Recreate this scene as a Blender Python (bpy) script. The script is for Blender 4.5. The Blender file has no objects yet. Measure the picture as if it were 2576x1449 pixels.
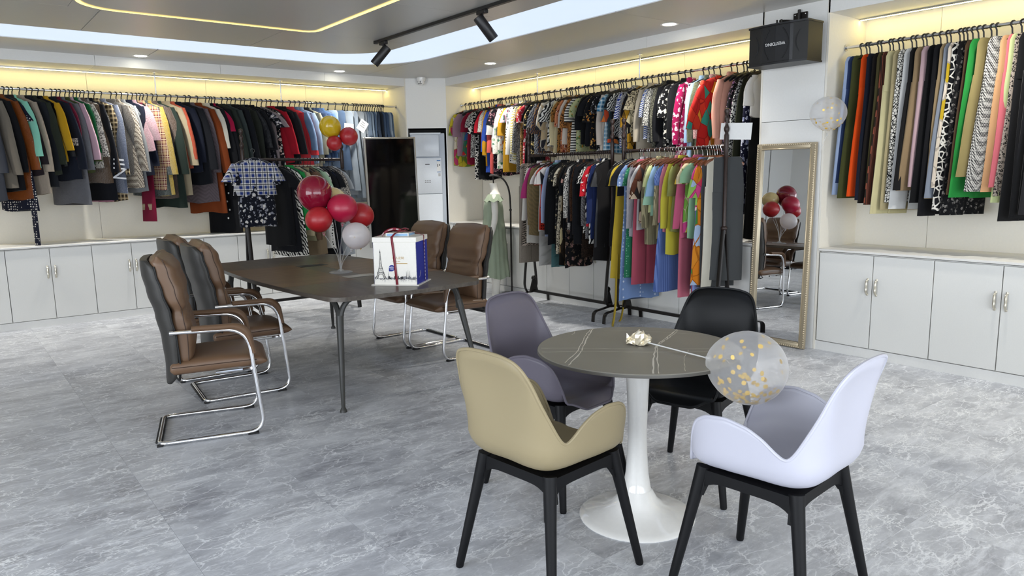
import bpy, bmesh, math, random
from mathutils import Vector, Matrix

S = bpy.context.scene
COL = S.collection
PI = math.pi

# ------------------------------------------------------------------ camera
YAW, PITCH, ROLL = math.radians(51.9427547), math.radians(8.81976611), math.radians(1.02570189)
FPX = 1842.978
fw = Vector((math.cos(YAW)*math.cos(PITCH), math.sin(YAW)*math.cos(PITCH), -math.sin(PITCH)))
rt = Vector((math.sin(YAW), -math.cos(YAW), 0))
dn = fw.cross(rt)
rt2 = rt*math.cos(ROLL) + dn*math.sin(ROLL)
dn2 = -rt*math.sin(ROLL) + dn*math.cos(ROLL)
cam = bpy.data.objects.new('camera', bpy.data.cameras.new('camera'))
COL.objects.link(cam)
cam.matrix_world = Matrix(((rt2.x, -dn2.x, -fw.x, 0), (rt2.y, -dn2.y, -fw.y, 0), (rt2.z, -dn2.z, -fw.z, 1.5), (0, 0, 0, 1)))
cam.data.sensor_width = 36
cam.data.lens = FPX/2576*36
cam.data.clip_start = .05
S.camera = cam

# ------------------------------------------------------------------ light of the place
S.view_settings.view_transform = 'Standard'
S.view_settings.look = 'None'
S.view_settings.gamma = 1
S.view_settings.use_curve_mapping = False
S.view_settings.exposure = 0.55
S.cycles.max_bounces = 6; S.cycles.diffuse_bounces = 3; S.cycles.glossy_bounces = 3; S.cycles.transmission_bounces = 4; S.cycles.transparent_max_bounces = 12
S.cycles.caustics_reflective = False; S.cycles.caustics_refractive = False
W = bpy.data.worlds.new('sky'); S.world = W; W.use_nodes = True
W.node_tree.nodes['Background'].inputs[0].default_value = (.80, .88, 1, 1)
W.node_tree.nodes['Background'].inputs[1].default_value = 1.0
def area(name, loc, rot, sx, sy, power, col):
    l = bpy.data.lights.new(name, 'AREA'); l.shape = 'RECTANGLE'; l.size = sx; l.size_y = sy; l.energy = power; l.color = col
    o = bpy.data.objects.new(name, l); o.location = loc; o.rotation_euler = rot; COL.objects.link(o); return o
# daylight through the shopfront windows (behind the camera) and an added side light behind made-up glazing opposite
area('daylight_area', (1.0, -2.9, 1.45), (math.radians(90), 0, 0), 7.6, 2.3, 175, (.88, .94, 1))
area('daylight_area', (-3.9, 1.6, 1.45), (math.radians(90), 0, math.radians(-90)), 5.6, 2.3, 190, (.88, .94, 1))

# dimensions of the room
XR, YL, ZC, ZF = 5.716, 9.0, 2.818, 2.714      # right wall front, left wall front, ceiling, underside of the niche fascia
XB, YB = 6.30, 9.62                             # niche back walls
XW, YS = -3.8, -2.8                             # opposite wall, shopfront
BAND_E, NICHE_E, RING_E = .74, 24.0, 1.9        # emission of light band, niche strips, ceiling ring

# ------------------------------------------------------------------ mesh helpers
class MB:
    def __init__(s): s.v = []; s.f = []
    def add(s, vs, fs):
        n = len(s.v); s.v += [tuple(p) for p in vs]; s.f += [tuple(i+n for i in q) for q in fs]; return s
    def box(s, x0, x1, y0, y1, z0, z1, bev=0, seg=2):
        if bev <= 0:
            return s.add([(x0,y0,z0),(x1,y0,z0),(x1,y1,z0),(x0,y1,z0),(x0,y0,z1),(x1,y0,z1),(x1,y1,z1),(x0,y1,z1)],
                         [(0,3,2,1),(4,5,6,7),(0,1,5,4),(1,2,6,5),(2,3,7,6),(3,0,4,7)])
        b = bmesh.new(); bmesh.ops.create_cube(b, size=1)
        for v in b.verts: v.co = ((x0+x1)/2+v.co.x*(x1-x0), (y0+y1)/2+v.co.y*(y1-y0), (z0+z1)/2+v.co.z*(z1-z0))
        bmesh.ops.bevel(b, geom=b.edges[:], offset=bev, segments=seg, affect='EDGES', profile=.5)
        b.verts.index_update()
        s.add([v.co[:] for v in b.verts], [[v.index for v in f.verts] for f in b.faces]); b.free(); return s
    def tube(s, pts, r, n=8, closed=False, sx=1, sy=1, cap=True, up=None):
        P = [Vector(p) for p in pts]; m = len(P)
        R = list(r) if isinstance(r, (list, tuple)) else [r]*m
        T = []
        for i in range(m):
            a = P[(i-1) % m] if (closed or i > 0) else P[i]
            c = P[(i+1) % m] if (closed or i < m-1) else P[i]
            d = c-a; T.append(d.normalized() if d.length > 1e-9 else Vector((0,0,1)))
        N = Vector(up) if up else (Vector((0,0,1)) if abs(T[0].z) < .9 else Vector((1,0,0)))
        vs = []
        for i in range(m):
            N = N - T[i]*N.dot(T[i])
            if N.length < 1e-6: N = T[i].orthogonal()
            N.normalize(); B = T[i].cross(N)
            for k in range(n):
                a = 2*PI*k/n
                vs.append(P[i] + N*(math.cos(a)*R[i]*sx) + B*(math.sin(a)*R[i]*sy))
        fs = []
        for i in range(m if closed else m-1):
            j = (i+1) % m
            for k in range(n): fs.append((i*n+k, i*n+(k+1) % n, j*n+(k+1) % n, j*n+k))
        if cap and not closed:
            fs.append(tuple(range(n-1, -1, -1))); fs.append(tuple(range((m-1)*n, m*n)))
        return s.add(vs, fs)
    def lathe(s, prof, n=24, c=(0,0,0), cap=True):
        m = len(prof); vs = []
        for r, z in prof:
            for k in range(n):
                a = 2*PI*k/n; vs.append((c[0]+r*math.cos(a), c[1]+r*math.sin(a), c[2]+z))
        fs = [(i*n+k, i*n+(k+1) % n, (i+1)*n+(k+1) % n, (i+1)*n+k) for i in range(m-1) for k in range(n)]
        if cap: fs += [tuple(range(n-1, -1, -1)), tuple(range((m-1)*n, m*n))]
        return s.add(vs, fs)
    def loft(s, rings, cap=True, closed=True):
        n = len(rings[0]); m = len(rings); vs = [p for r in rings for p in r]
        fs = []
        for i in range(m-1):
            for k in range(n if closed else n-1):
                fs.append((i*n+k, i*n+(k+1) % n, (i+1)*n+(k+1) % n, (i+1)*n+k))
        if cap and closed: fs += [tuple(range(n-1, -1, -1)), tuple(range((m-1)*n, m*n))]
        return s.add(vs, fs)
    def prism(s, pts, z0, z1, fn=lambda x, y, z: (x, y, z)):
        n = len(pts)
        vs = [fn(x, y, z0) for x, y in pts]+[fn(x, y, z1) for x, y in pts]
        fs = [tuple(range(n-1, -1, -1)), tuple(range(n, 2*n))]+[(i, (i+1) % n, n+(i+1) % n, n+i) for i in range(n)]
        return s.add(vs, fs)
    def ball(s, c, r, n=16, m=10, sq=(1,1,1)):
        pr = [(max(1e-4, math.sin(PI*i/m)), -math.cos(PI*i/m)) for i in range(m+1)]
        vs = []
        for a, z in pr:
            for k in range(n): vs.append((c[0]+r*sq[0]*a*math.cos(2*PI*k/n), c[1]+r*sq[1]*a*math.sin(2*PI*k/n), c[2]+r*sq[2]*z))
        return s.add(vs, [(i*n+k, i*n+(k+1) % n, (i+1)*n+(k+1) % n, (i+1)*n+k) for i in range(m) for k in range(n)])
    def xf(s, M):
        s.v = [tuple(M @ Vector(p)) for p in s.v]; return s
    def mesh(s, name, smooth=True, ang=38):
        me = bpy.data.meshes.new(name); me.from_pydata(s.v, [], s.f); me.validate()
        b = bmesh.new(); b.from_mesh(me); bmesh.ops.recalc_face_normals(b, faces=b.faces[:]); b.to_mesh(me); b.free()
        if smooth:
            me.polygons.foreach_set('use_smooth', [True]*len(me.polygons)); me.set_sharp_from_angle(angle=math.radians(ang))
        me.update(); return me
    def build(s, name, m, parent=None, loc=None, rot=None, smooth=True, ang=38):
        me = s.mesh(name, smooth, ang); me.materials.append(m)
        return link(name, me, parent, loc, rot)

def link(name, data, parent=None, loc=None, rot=None):
    o = bpy.data.objects.new(name, data); COL.objects.link(o)
    if parent: o.parent = parent
    if loc is not None: o.location = loc
    if rot is not None: o.rotation_euler = rot
    return o
def tag(o, label, cat, group=None, kind=None):
    o['label'] = label
    o['category'] = cat
    if group: o['group'] = group
    if kind: o['kind'] = kind
    return o
def thing(name, label, cat, loc=(0,0,0), rot=(0,0,0), group=None):
    return tag(link(name, None, None, loc, rot), label, cat, group)
def struct(o): o['kind'] = 'structure'; return o
def copy_tree(o, parent=None):
    c = o.copy(); COL.objects.link(c); c.parent = parent
    for ch in list(o.children): copy_tree(ch, c)
    return c
def use_mat(o, m):          # per-object material on shared mesh data
    o.material_slots[0].link = 'OBJECT'; o.material_slots[0].material = m
def sm(a): a = max(0, min(1, a)); return a*a*(3-2*a)
def lerp(a, b, t): return a+(b-a)*t
def interp(xs, ys, x):
    if x <= xs[0]: return ys[0]
    for i in range(len(xs)-1):
        if x <= xs[i+1]:
            return lerp(ys[i], ys[i+1], sm((x-xs[i])/(xs[i+1]-xs[i])))
    return ys[-1]
def lin(xs, ys, x):
    if x <= xs[0]: return ys[0]
    for i in range(len(xs)-1):
        if x <= xs[i+1]: return lerp(ys[i], ys[i+1], (x-xs[i])/(xs[i+1]-xs[i]))
    return ys[-1]
def catmull(P, k=6, closed=False):
    P = [Vector(p) for p in P]; n = len(P); out = []
    for i in range(n if closed else n-1):
        p1, p2 = P[i], P[(i+1) % n]
        p0 = P[i-1] if (closed or i > 0) else p1
        p3 = P[(i+2) % n] if (closed or i < n-2) else p2
        for j in range(k):
            t = j/k
            out.append(.5*((2*p1)+(p2-p0)*t+(2*p0-5*p1+4*p2-p3)*t*t+(3*p1-p0-3*p2+p3)*t**3))
    if not closed: out.append(P[-1])
    return out
def fillet(P, r, k=5):
    """polyline with rounded corners (3-d)"""
    P = [Vector(p) for p in P]; out = [P[0]]
    for i in range(1, len(P)-1):
        a, b, c = P[i-1], P[i], P[i+1]
        rr = min(r[i] if isinstance(r, (list, tuple)) else r, (a-b).length*.49, (c-b).length*.49)
        p, q = b+(a-b).normalized()*rr, b+(c-b).normalized()*rr
        for j in range(k+1):
            t = j/k; out.append((1-t)**2*p+2*t*(1-t)*b+t*t*q)
    out.append(P[-1]); return out
def round_rect(x0, x1, y0, y1, r, k=6):
    out = []
    for cx, cy, a0 in ((x1-r, y1-r, 0), (x0+r, y1-r, 90), (x0+r, y0+r, 180), (x1-r, y0+r, 270)):
        for j in range(k+1):
            a = math.radians(a0+90*j/k); out.append((cx+r*math.cos(a), cy+r*math.sin(a)))
    return out
def text_mesh(txt, size, depth=.0006, font_scale_x=1, align='CENTER'):
    c = bpy.data.curves.new('lettering', 'FONT'); c.body = txt; c.size = size; c.extrude = depth; c.align_x = align; c.align_y = 'CENTER'
    c.resolution_u = 3
    o = bpy.data.objects.new('lettering', c); COL.objects.link(o)
    bpy.context.view_layer.update()
    me = bpy.data.meshes.new_from_object(o.evaluated_get(bpy.context.evaluated_depsgraph_get()))
    bpy.data.objects.remove(o); bpy.data.curves.remove(c)
    if font_scale_x != 1:
        for v in me.vertices: v.co.x *= font_scale_x
    me.materials.clear(); return me

# ------------------------------------------------------------------ materials
def srgb(h):
    h = h.lstrip('#'); c = [int(h[i:i+2], 16)/255 for i in (0, 2, 4)]
    return tuple(x/12.92 if x <= .04045 else ((x+.055)/1.055)**2.4 for x in c)+(1,)
class NT:
    def __init__(s, name):
        s.m = bpy.data.materials.new(name); s.m.use_nodes = True; s.t = s.m.node_tree
        s.b = s.t.nodes['Principled BSDF']; s.out = s.t.nodes['Material Output']
    def n(s, kind, **kw):
        o = s.t.nodes.new('ShaderNode'+kind)
        for k, v in kw.items():
            if hasattr(o, k) and not isinstance(v, tuple) : setattr(o, k, v)
        return o
    def set(s, sock, v):
        if isinstance(v, bpy.types.NodeSocket): s.t.links.new(v, sock)
        else: sock.default_value = v
    def coord(s, which='Object', scale=(1,1,1), rot=(0,0,0), loc=None):
        tc = s.n('TexCoord'); mp = s.n('Mapping'); s.t.links.new(tc.outputs[which], mp.inputs[0])
        s.set(mp.inputs['Scale'], scale); s.set(mp.inputs['Rotation'], rot)
        if loc is not None: s.set(mp.inputs['Location'], loc)
        return mp.outputs[0]
    def noise(s, vec, scale, detail=3, rough=.5, dist=0, out=0):
        o = s.n('TexNoise'); s.set(o.inputs['Vector'], vec); s.set(o.inputs['Scale'], scale); s.set(o.inputs['Detail'], detail)
        s.set(o.inputs['Roughness'], rough); s.set(o.inputs['Distortion'], dist); return o.outputs[out]
    def voro(s, vec, scale, feature='F1', out='Distance', rnd=1):
        o = s.n('TexVoronoi'); o.feature = feature; s.set(o.inputs['Vector'], vec); s.set(o.inputs['Scale'], scale); s.set(o.inputs['Randomness'], rnd)
        return o.outputs[out]
    def wave(s, vec, scale, dist=0, detail=2, dscale=1, direction='X', kind='BANDS'):
        o = s.n('TexWave'); o.wave_type = kind
        if kind == 'BANDS': o.bands_direction = direction
        s.set(o.inputs['Vector'], vec); s.set(o.inputs['Scale'], scale); s.set(o.inputs['Distortion'], dist); s.set(o.inputs['Detail'], detail); s.set(o.inputs['Detail Scale'], dscale)
        return o.outputs['Fac']
    def math(s, op, a, b=0.0):
        o = s.n('Math'); o.operation = op; s.set(o.inputs[0], a); s.set(o.inputs[1], b); return o.outputs[0]
    def sep(s, vec):
        o = s.n('SeparateXYZ'); s.set(o.inputs[0], vec); return o.outputs
    def mix(s, fac, a, b):
        o = s.n('Mix'); o.data_type = 'RGBA'; s.set(o.inputs[0], fac); s.set(o.inputs[6], a); s.set(o.inputs[7], b); return o.outputs[2]
    def ramp(s, fac, stops, interp='LINEAR'):
        o = s.n('ValToRGB'); o.color_ramp.interpolation = interp; e = o.color_ramp.elements
        while len(e) < len(stops): e.new(.5)
        for i, (p, c) in enumerate(stops): e[i].position = p; e[i].color = c if len(c) == 4 else (*c, 1)
        s.set(o.inputs[0], fac); return o.outputs[0]
    def step(s, fac, lo, hi):
        o = s.n('MapRange'); s.set(o.inputs[0], fac); s.set(o.inputs[1], lo); s.set(o.inputs[2], hi); return o.outputs[0]
    def bump(s, h, strength=.2, dist=.01):
        o = s.n('Bump'); s.set(o.inputs['Height'], h); s.set(o.inputs['Strength'], strength); s.set(o.inputs['Distance'], dist); s.t.links.new(o.outputs[0], s.b.inputs['Normal'])
    def fin(s, col=None, rough=.5, metal=0, spec=.5, **kw):
        if col is not None: s.set(s.b.inputs['Base Color'], col)
        s.set(s.b.inputs['Roughness'], rough); s.set(s.b.inputs['Metallic'], metal); s.set(s.b.inputs['Specular IOR Level'], spec)
        for k, v in kw.items(): s.set(s.b.inputs[k], v)
        return s.m
def plain(name, col, rough=.5, metal=0, spec=.5, grain=0, gscale=60, **kw):
    t = NT(name); c = srgb(col) if isinstance(col, str) else col
    v = t.coord()
    n = t.noise(v, gscale, 3)
    a = tuple(x*(1-.06) for x in c[:3])+(1,)
    colr = t.mix(n, a, c)
    if grain: t.bump(n, grain, .004)
    return t.fin(colr, rough, metal, spec, **kw)
def emit(name, col, e):
    t = NT(name); v = t.coord(); n = t.noise(v, 3.0, 2)
    c = srgb(col); t.set(t.b.inputs['Base Color'], (.02, .02, .02, 1))
    t.set(t.b.inputs['Emission Color'], t.mix(n, tuple(x*.97 for x in c[:3])+(1,), c)); t.set(t.b.inputs['Emission Strength'], e)
    return t.m

# fabrics -----------------------------------------------------------
FAB = {}
def fabric(spec):
    """spec: 'kind:#c1[:#c2[:#c3]][:scale]'"""
    if spec in FAB: return FAB[spec]
    p = spec.split(':'); kind = p[0]; dk0 = .9 if kind == 'd' else .70; cols = [tuple(min(.9, c*dk0) for c in srgb(x)[:3])+(1,) for x in p[1:] if x.startswith('#')]
    sc = [float(x) for x in p[1:] if not x.startswith('#')]; sc = sc[0] if sc else 1.0
    c1 = cols[0]; c2 = cols[1] if len(cols) > 1 else c1; c3 = cols[2] if len(cols) > 2 else c2
    t = NT('fabric_'+kind); v = t.coord(); rough = .88; sheen = .05
    fine = t.noise(v, 220, 2)
    soft = t.noise(v, 9, 3)
    dk = lambda c, k: tuple(x*k for x in c[:3])+(1,)
    if kind == 's':                      # plain woven
        col = t.mix(soft, dk(c1, .86), c1); t.bump(fine, .15, .002)
    elif kind == 'f':                    # fur, teddy
        fur = t.noise(v, 70, 5, .7); col = t.mix(fur, dk(c1, .55), c1); t.bump(fur, .9, .02); sheen = .6
    elif kind == 'l':                    # leather, satin
        wr = t.noise(v, 26, 4, .6, .8); col = t.mix(wr, dk(c1, .7), c1); t.bump(wr, .5, .01); rough = .32; sheen = 0
    elif kind == 'c':                    # corduroy
        w = t.wave(v, 40, 0, direction='X'); col = t.mix(w, dk(c1, .75), c1); t.bump(w, .4, .004)
    elif kind == 'd':                    # denim
        n2 = t.noise(t.coord(scale=(60, 60, 3)), 4, 3); fade = t.noise(v, 5, 3)
        col = t.mix(fade, c1, c2); col = t.mix(t.math('MULTIPLY', n2, .35), col, dk(c1, .6)); t.bump(fine, .2, .003)
    elif kind == 'p':                    # plaid
        x = t.sep(v); a = t.math('ADD', x[0], x[1]); g = 26*sc
        fx = t.math('FRACT', t.math('MULTIPLY', a, g)); fz = t.math('FRACT', t.math('MULTIPLY', x[2], g))
        h = t.math('GREATER_THAN', fx, .55); k = t.math('GREATER_THAN', fz, .55)
        col = t.mix(t.math('MULTIPLY', t.math('ADD', h, k), .5), c1, c2)
        thin = t.math('MAXIMUM', t.math('LESS_THAN', t.math('ABSOLUTE', t.math('SUBTRACT', fx, .25)), .05), t.math('LESS_THAN', t.math('ABSOLUTE', t.math('SUBTRACT', fz, .25)), .05))
        col = t.mix(thin, col, c3)
    elif kind == 'lp':                   # leopard
        w = t.noise(v, 18*sc, 2); vv = t.n('VectorMath'); vv.operation = 'MULTIPLY_ADD'; t.set(vv.inputs[0], t.noise(v, 14*sc, 2, out=1)); t.set(vv.inputs[1], (.03/sc,)*3); t.set(vv.inputs[2], v)
        d = t.voro(vv.outputs[0], 42*sc); ring = t.math('MULTIPLY', t.math('GREATER_THAN', d, .28), t.math('LESS_THAN', d, .5))
        col = t.mix(t.math('MULTIPLY', ring, t.math('GREATER_THAN', w, .42)), c1, c2)
        col = t.mix(t.math('MULTIPLY', t.math('LESS_THAN', d, .2), .6), col, c3)
    elif kind == 'fl':                   # floral
        vv = t.n('VectorMath'); vv.operation = 'MULTIPLY_ADD'; t.set(vv.inputs[0], t.noise(v, 24*sc, 2, out=1)); t.set(vv.inputs[1], (.05/sc,)*3); t.set(vv.inputs[2], v)
        d = t.voro(vv.outputs[0], 17*sc); pet = t.wave(vv.outputs[0], 6*sc, 9, 2, 2)
        col = t.mix(t.math('LESS_THAN', d, .34), c1, c2)
        col = t.mix(t.math('MULTIPLY', t.math('LESS_THAN', d, .36), t.math('GREATER_THAN', pet, .68)), col, c3)
        col = t.mix(t.math('GREATER_THAN', t.noise(v, 30*sc, 1), .64), col, c3)
    elif kind == 'ab':                   # bold abstract, colour patches
        d = t.voro(t.coord(scale=(1, 1, .55)), 13*sc, out='Color', rnd=1)
        f = t.sep(d)[0]; ed = t.voro(t.coord(scale=(1, 1, .55)), 13*sc, 'DISTANCE_TO_EDGE')
        stops = [(0, c1), (.36, c2), (.62, c3)]
        if len(cols) > 3: stops.append((.8, cols[3]))
        if len(cols) > 4: stops.append((.9, cols[4]))
        col = t.ramp(f, stops, 'CONSTANT'); col = t.mix(t.math('LESS_THAN', ed, .035), col, dk(c1, .6))
    elif kind == 'dt':                   # dots
        d = t.voro(v, 26*sc, rnd=.35); col = t.mix(t.math('LESS_THAN', d, .27), c1, c2)
    elif kind == 'st':                   # stripes running down
        x = t.sep(v); f = t.math('FRACT', t.math('MULTIPLY', t.math('ADD', x[0], t.math('MULTIPLY', x[1], .8)), 70*sc))
        col = t.mix(t.math('GREATER_THAN', f, .6), c1, c2)
    elif kind == 'hs':                   # stripes across
        f = t.math('FRACT', t.math('MULTIPLY', t.sep(v)[2], 34*sc)); col = t.mix(t.math('GREATER_THAN', f, .6), c1, c2)
    elif kind == 'z':                    # zebra, tiger
        w = t.wave(t.coord(rot=(.5, .6, .2)), 9*sc, 7, 2, 1.6); col = t.mix(t.math('GREATER_THAN', w, .56), c1, c2)
        if len(cols) > 2: col = t.mix(t.math('GREATER_THAN', t.noise(v, 7*sc, 1), .56), col, c3)
    elif kind == 'g':                    # cell outlines
        e = t.voro(v, 20*sc, 'DISTANCE_TO_EDGE'); col = t.mix(t.math('LESS_THAN', e, .09), c1, c2)
        if len(cols) > 2: col = t.mix(t.math('GREATER_THAN', e, .26), col, c3)
    elif kind == 'tw':                   # tweed, houndstooth
        ck = t.n('TexChecker'); t.set(ck.inputs[0], t.coord(rot=(.78, .78, 0))); t.set(ck.inputs['Scale'], 130*sc); t.set(ck.inputs[1], c1); t.set(ck.inputs[2], c2)
        col = t.mix(t.math('MULTIPLY', t.noise(v, 140, 2), .3), ck.outputs[0], c3)
    elif kind == 'sp':                   # speckle
        n2 = t.noise(v, 95*sc, 2, .6); col = t.mix(t.step(n2, .46, .54), c1, c2)
        if len(cols) > 2: col = t.mix(t.math('GREATER_THAN', t.noise(v, 30*sc, 1), .58), col, c3)
    elif kind == 'w':                    # basket weave / chevron
        x = t.sep(v); zz = t.math('PINGPONG', t.math('ADD', x[0], x[1]), .02/sc)
        f = t.math('FRACT', t.math('MULTIPLY', t.math('ADD', x[2], zz), 40*sc)); col = t.mix(t.math('GREATER_THAN', f, .5), c1, c2)
    FAB[spec] = t.fin(col, rough, 0, .14, **{'Sheen Weight': sheen, 'Sheen Roughness': .5})
    return FAB[spec]

M = {}
M['white'] = plain('white_panel', '#e6e5e1', .42, grain=.02)
M['cream'] = plain('niche_panel', '#e9e4d8', .5, grain=.02)
M['counter'] = plain('white_counter', '#e4e2dd', .35)
M['door'] = plain('cabinet_door', '#e3e2dd', .38, grain=.02, gscale=120)
M['gap'] = plain('joint_grey', '#6c6a68', .8)
M['dark'] = plain('black_void', '#0c0c0c', .7)
M['chrome'] = plain('chrome', '#e8e8ea', .07, 1)
M['steel'] = plain('brushed_steel', '#c9c9c9', .22, 1)
M['brass'] = plain('champagne_metal', '#d8d2c2', .28, .9)
M['black_plastic'] = plain('black_plastic', '#141416', .42)
M['black_metal'] = plain('black_metal', '#17120f', .4, .3)
M['brown_metal'] = plain('brown_painted_metal', '#2b1c17', .38, .2)
M['rubber'] = plain('black_rubber', '#0e0e0f', .7)
M['glossy_white'] = plain('glossy_white', '#eceae6', .05, spec=.6)
M['wood_hanger'] = plain('brown_wood', '#4c2715', .35, gscale=25)
M['orange_wood'] = plain('orange_wood', '#6e3c1e', .35, gscale=25)
M['paper'] = plain('white_paper', '#ecebe8', .8)
M['skin'] = plain('mannequin_cloth', '#e4e0d6', .8, grain=.1)
M['strip'] = emit('niche_led', '#ffe68a', NICHE_E)
M['band'] = emit('light_band', '#d6e6ff', BAND_E)
M['ring'] = emit('ceiling_led', '#f3d57c', RING_E)
M['down'] = emit('downlight_face', '#fffbe8', 18)
def m_ceiling():
    t = NT('ceiling_panel'); n = t.noise(t.coord(), 90, 3)
    return t.fin(t.mix(n, srgb('#bcbab5'), srgb('#c3c1bc')), .34, .25, .5)
M['ceiling'] = m_ceiling()
def m_floor():
    t = NT('marble_vinyl'); tc = t.n('TexCoord'); oi = t.n('ObjectInfo')
    off = t.n('CombineXYZ'); t.set(off.inputs[0], t.math('MULTIPLY', oi.outputs['Random'], 37.0)); t.set(off.inputs[1], t.math('MULTIPLY', oi.outputs['Random'], 91.0)); t.set(off.inputs[2], t.math('MULTIPLY', oi.outputs['Random'], 13.0))
    ad = t.n('VectorMath'); ad.operation = 'ADD'; t.set(ad.inputs[0], tc.outputs['Object']); t.set(ad.inputs[1], off.outputs[0])
    def mapped(sx, rz):
        mp = t.n('Mapping'); t.set(mp.inputs[0], ad.outputs[0]); t.set(mp.inputs['Scale'], (sx, 1.0, 1)); t.set(mp.inputs['Rotation'], (0, 0, rz)); return mp.outputs[0]
    def warp(v, sc, amt, det=4):
        wv = t.n('VectorMath'); wv.operation = 'MULTIPLY_ADD'; t.set(wv.inputs[0], t.noise(v, sc, det, .6, out=1)); t.set(wv.inputs[1], (amt,)*3); t.set(wv.inputs[2], v); return wv.outputs[0]
    v = mapped(.62, -.18); vs_ = mapped(.26, -.14)
    w = warp(v, 5.0, .22); ws = warp(vs_, 6.0, .10); wf = warp(v, 22.0, .05)
    mul = lambda a, b: t.math('MULTIPLY', a, b)
    base = t.noise(w, 3.4, 6, .68)
    col = t.ramp(base, [(.30, srgb('#8d8e95')), (.45, srgb('#acaeb4')), (.57, srgb('#bec0c5')), (.70, srgb('#d4d6db'))])
    streak = t.noise(ws, 13, 6, .72); col = t.mix(mul(t.step(streak, .52, .70), .75), col, srgb('#dcdee3'))
    col = t.mix(mul(t.step(t.noise(ws, 17, 7, .72), .57, .72), .42), col, srgb('#83848b'))
    cloud = t.step(t.noise(w, 6, 5, .7), .52, .68)
    fl_ = t.step(t.noise(wf, 42, 6, .75), .5, .66); col = t.mix(mul(mul(fl_, cloud), .95), col, srgb('#eceef1'))
    ridge = lambda vec, sc, wd, dist=0: t.step(t.math('ABSOLUTE', t.math('SUBTRACT', t.noise(vec, sc, 6, .65, dist), .5)), wd, 0)
    col = t.mix(mul(mul(ridge(w, 3.6, .010), t.step(t.noise(v, 2.4, 2), .46, .58)), .9), col, srgb('#f6f7f8'))
    cr1 = t.step(t.voro(warp(v, 9, .10), 9, 'DISTANCE_TO_EDGE'), .030, .004); cr2 = t.step(t.voro(warp(v, 16, .06), 21, 'DISTANCE_TO_EDGE'), .045, .006)
    col = t.mix(mul(mul(cr1, t.step(t.noise(v, 4.2, 3), .42, .58)), .75), col, srgb('#f0f1f4'))
    col = t.mix(mul(mul(cr2, t.step(t.noise(v, 6.5, 3), .45, .6)), .6), col, srgb('#ebecef'))
    col = t.mix(mul(mul(ridge(ws, 8, .02), t.step(t.noise(vs_, 7, 2), .42, .6)), .6), col, srgb('#eef0f2'))
    t.bump(streak, .03, .002)
    return t.fin(col, t.math('ADD', t.math('MULTIPLY', base, .15), .30), 0, .4)
M['floor'] = m_floor()
def m_wood(name, a, b, c, rough=.4, axis=(1, 9, 9)):
    t = NT(name); v = t.coord(scale=axis)
    n = t.noise(v, 2.5, 6, .65, .6); w = t.noise(v, 9, 4, .7)
    col = t.ramp(n, [(.3, srgb(a)), (.5, srgb(b)), (.72, srgb(c))]); col = t.mix(t.math('MULTIPLY', t.step(w, .5, .75), .45), col, srgb(a))
    t.bump(w, .05, .002)
    return t.fin(col, rough, 0, .4)
M['table_dark'] = m_wood('dark_oak', '#443e39', '#544d46', '#645d55', .32, (9, 1, 9))
M['table_light'] = m_wood('walnut_inlay', '#523d2e', '#6d533e', '#84694f', .32, (1, 9, 9))
def m_stone():
    t = NT('grey_stone_top'); v = t.coord(rot=(0, 0, 0)); n = t.noise(v, 5, 4)
    col = t.mix(n, srgb('#7b776d'), srgb('#868278'))
    fine = t.noise(v, 160, 2); col = t.mix(t.math('MULTIPLY', fine, .18), col, srgb('#6a675f'))
    return t.fin(col, .45, 0, .35)
M['stone'] = m_stone()
M['vein'] = plain('pale_vein', '#d4cdbf', .5)
M['stone_edge'] = plain('stone_edge', '#54514b', .5)
def m_leather(name, c, rough=.42):
    t = NT(name); v = t.coord(); n = t.noise(v, 160, 3, .6); s2 = t.noise(v, 6, 3); cc = srgb(c)
    t.bump(n, .12, .002)
    return t.fin(t.mix(s2, tuple(x*.82 for x in cc[:3])+(1,), cc), rough, 0, .45)
M['brown_leather'] = m_leather('brown_leather', '#6c523d')
M['black_leather'] = m_leather('black_leatherette', '#2f2d2a', .48)
M['stitch'] = m_leather('seam_brown', '#3d2a1e', .6)
def m_plastic(name, c, r=.45):
    t = NT(name); v = t.coord(); cc = srgb(c); n = t.noise(v, 300, 2); t.bump(n, .05, .001)
    return t.fin(t.mix(t.noise(v, 4, 2), tuple(x*.96 for x in cc[:3])+(1,), cc), r, 0, .4 if sum(cc[:3]) > .1 else .2)
M['beige_shell'] = m_plastic('beige_plastic', '#948769')
M['grey_shell'] = m_plastic('grey_plastic', '#625d68')
M['black_shell'] = m_plastic('black_shell_plastic', '#0f1012', .42)
M['white_shell'] = m_plastic('white_plastic', '#bdbdc9', .4)
M['leg_black'] = m_plastic('leg_plastic', '#0e0e10', .5)
M['table_leg'] = m_plastic('table_leg_paint', '#343432', .4)
M['speaker'] = m_leather('speaker_vinyl', '#191816', .5)
def m_balloon(name, c, rough=.16, trans=0, alpha=1.0):
    t = NT(name); v = t.coord(); cc = srgb(c)
    return t.fin(t.mix(t.noise(v, 3, 2), tuple(x*.93 for x in cc[:3])+(1,), cc), rough, 0, .5, **{'Subsurface Weight': .0, 'Alpha': alpha, 'Coat Weight': .08})
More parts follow.
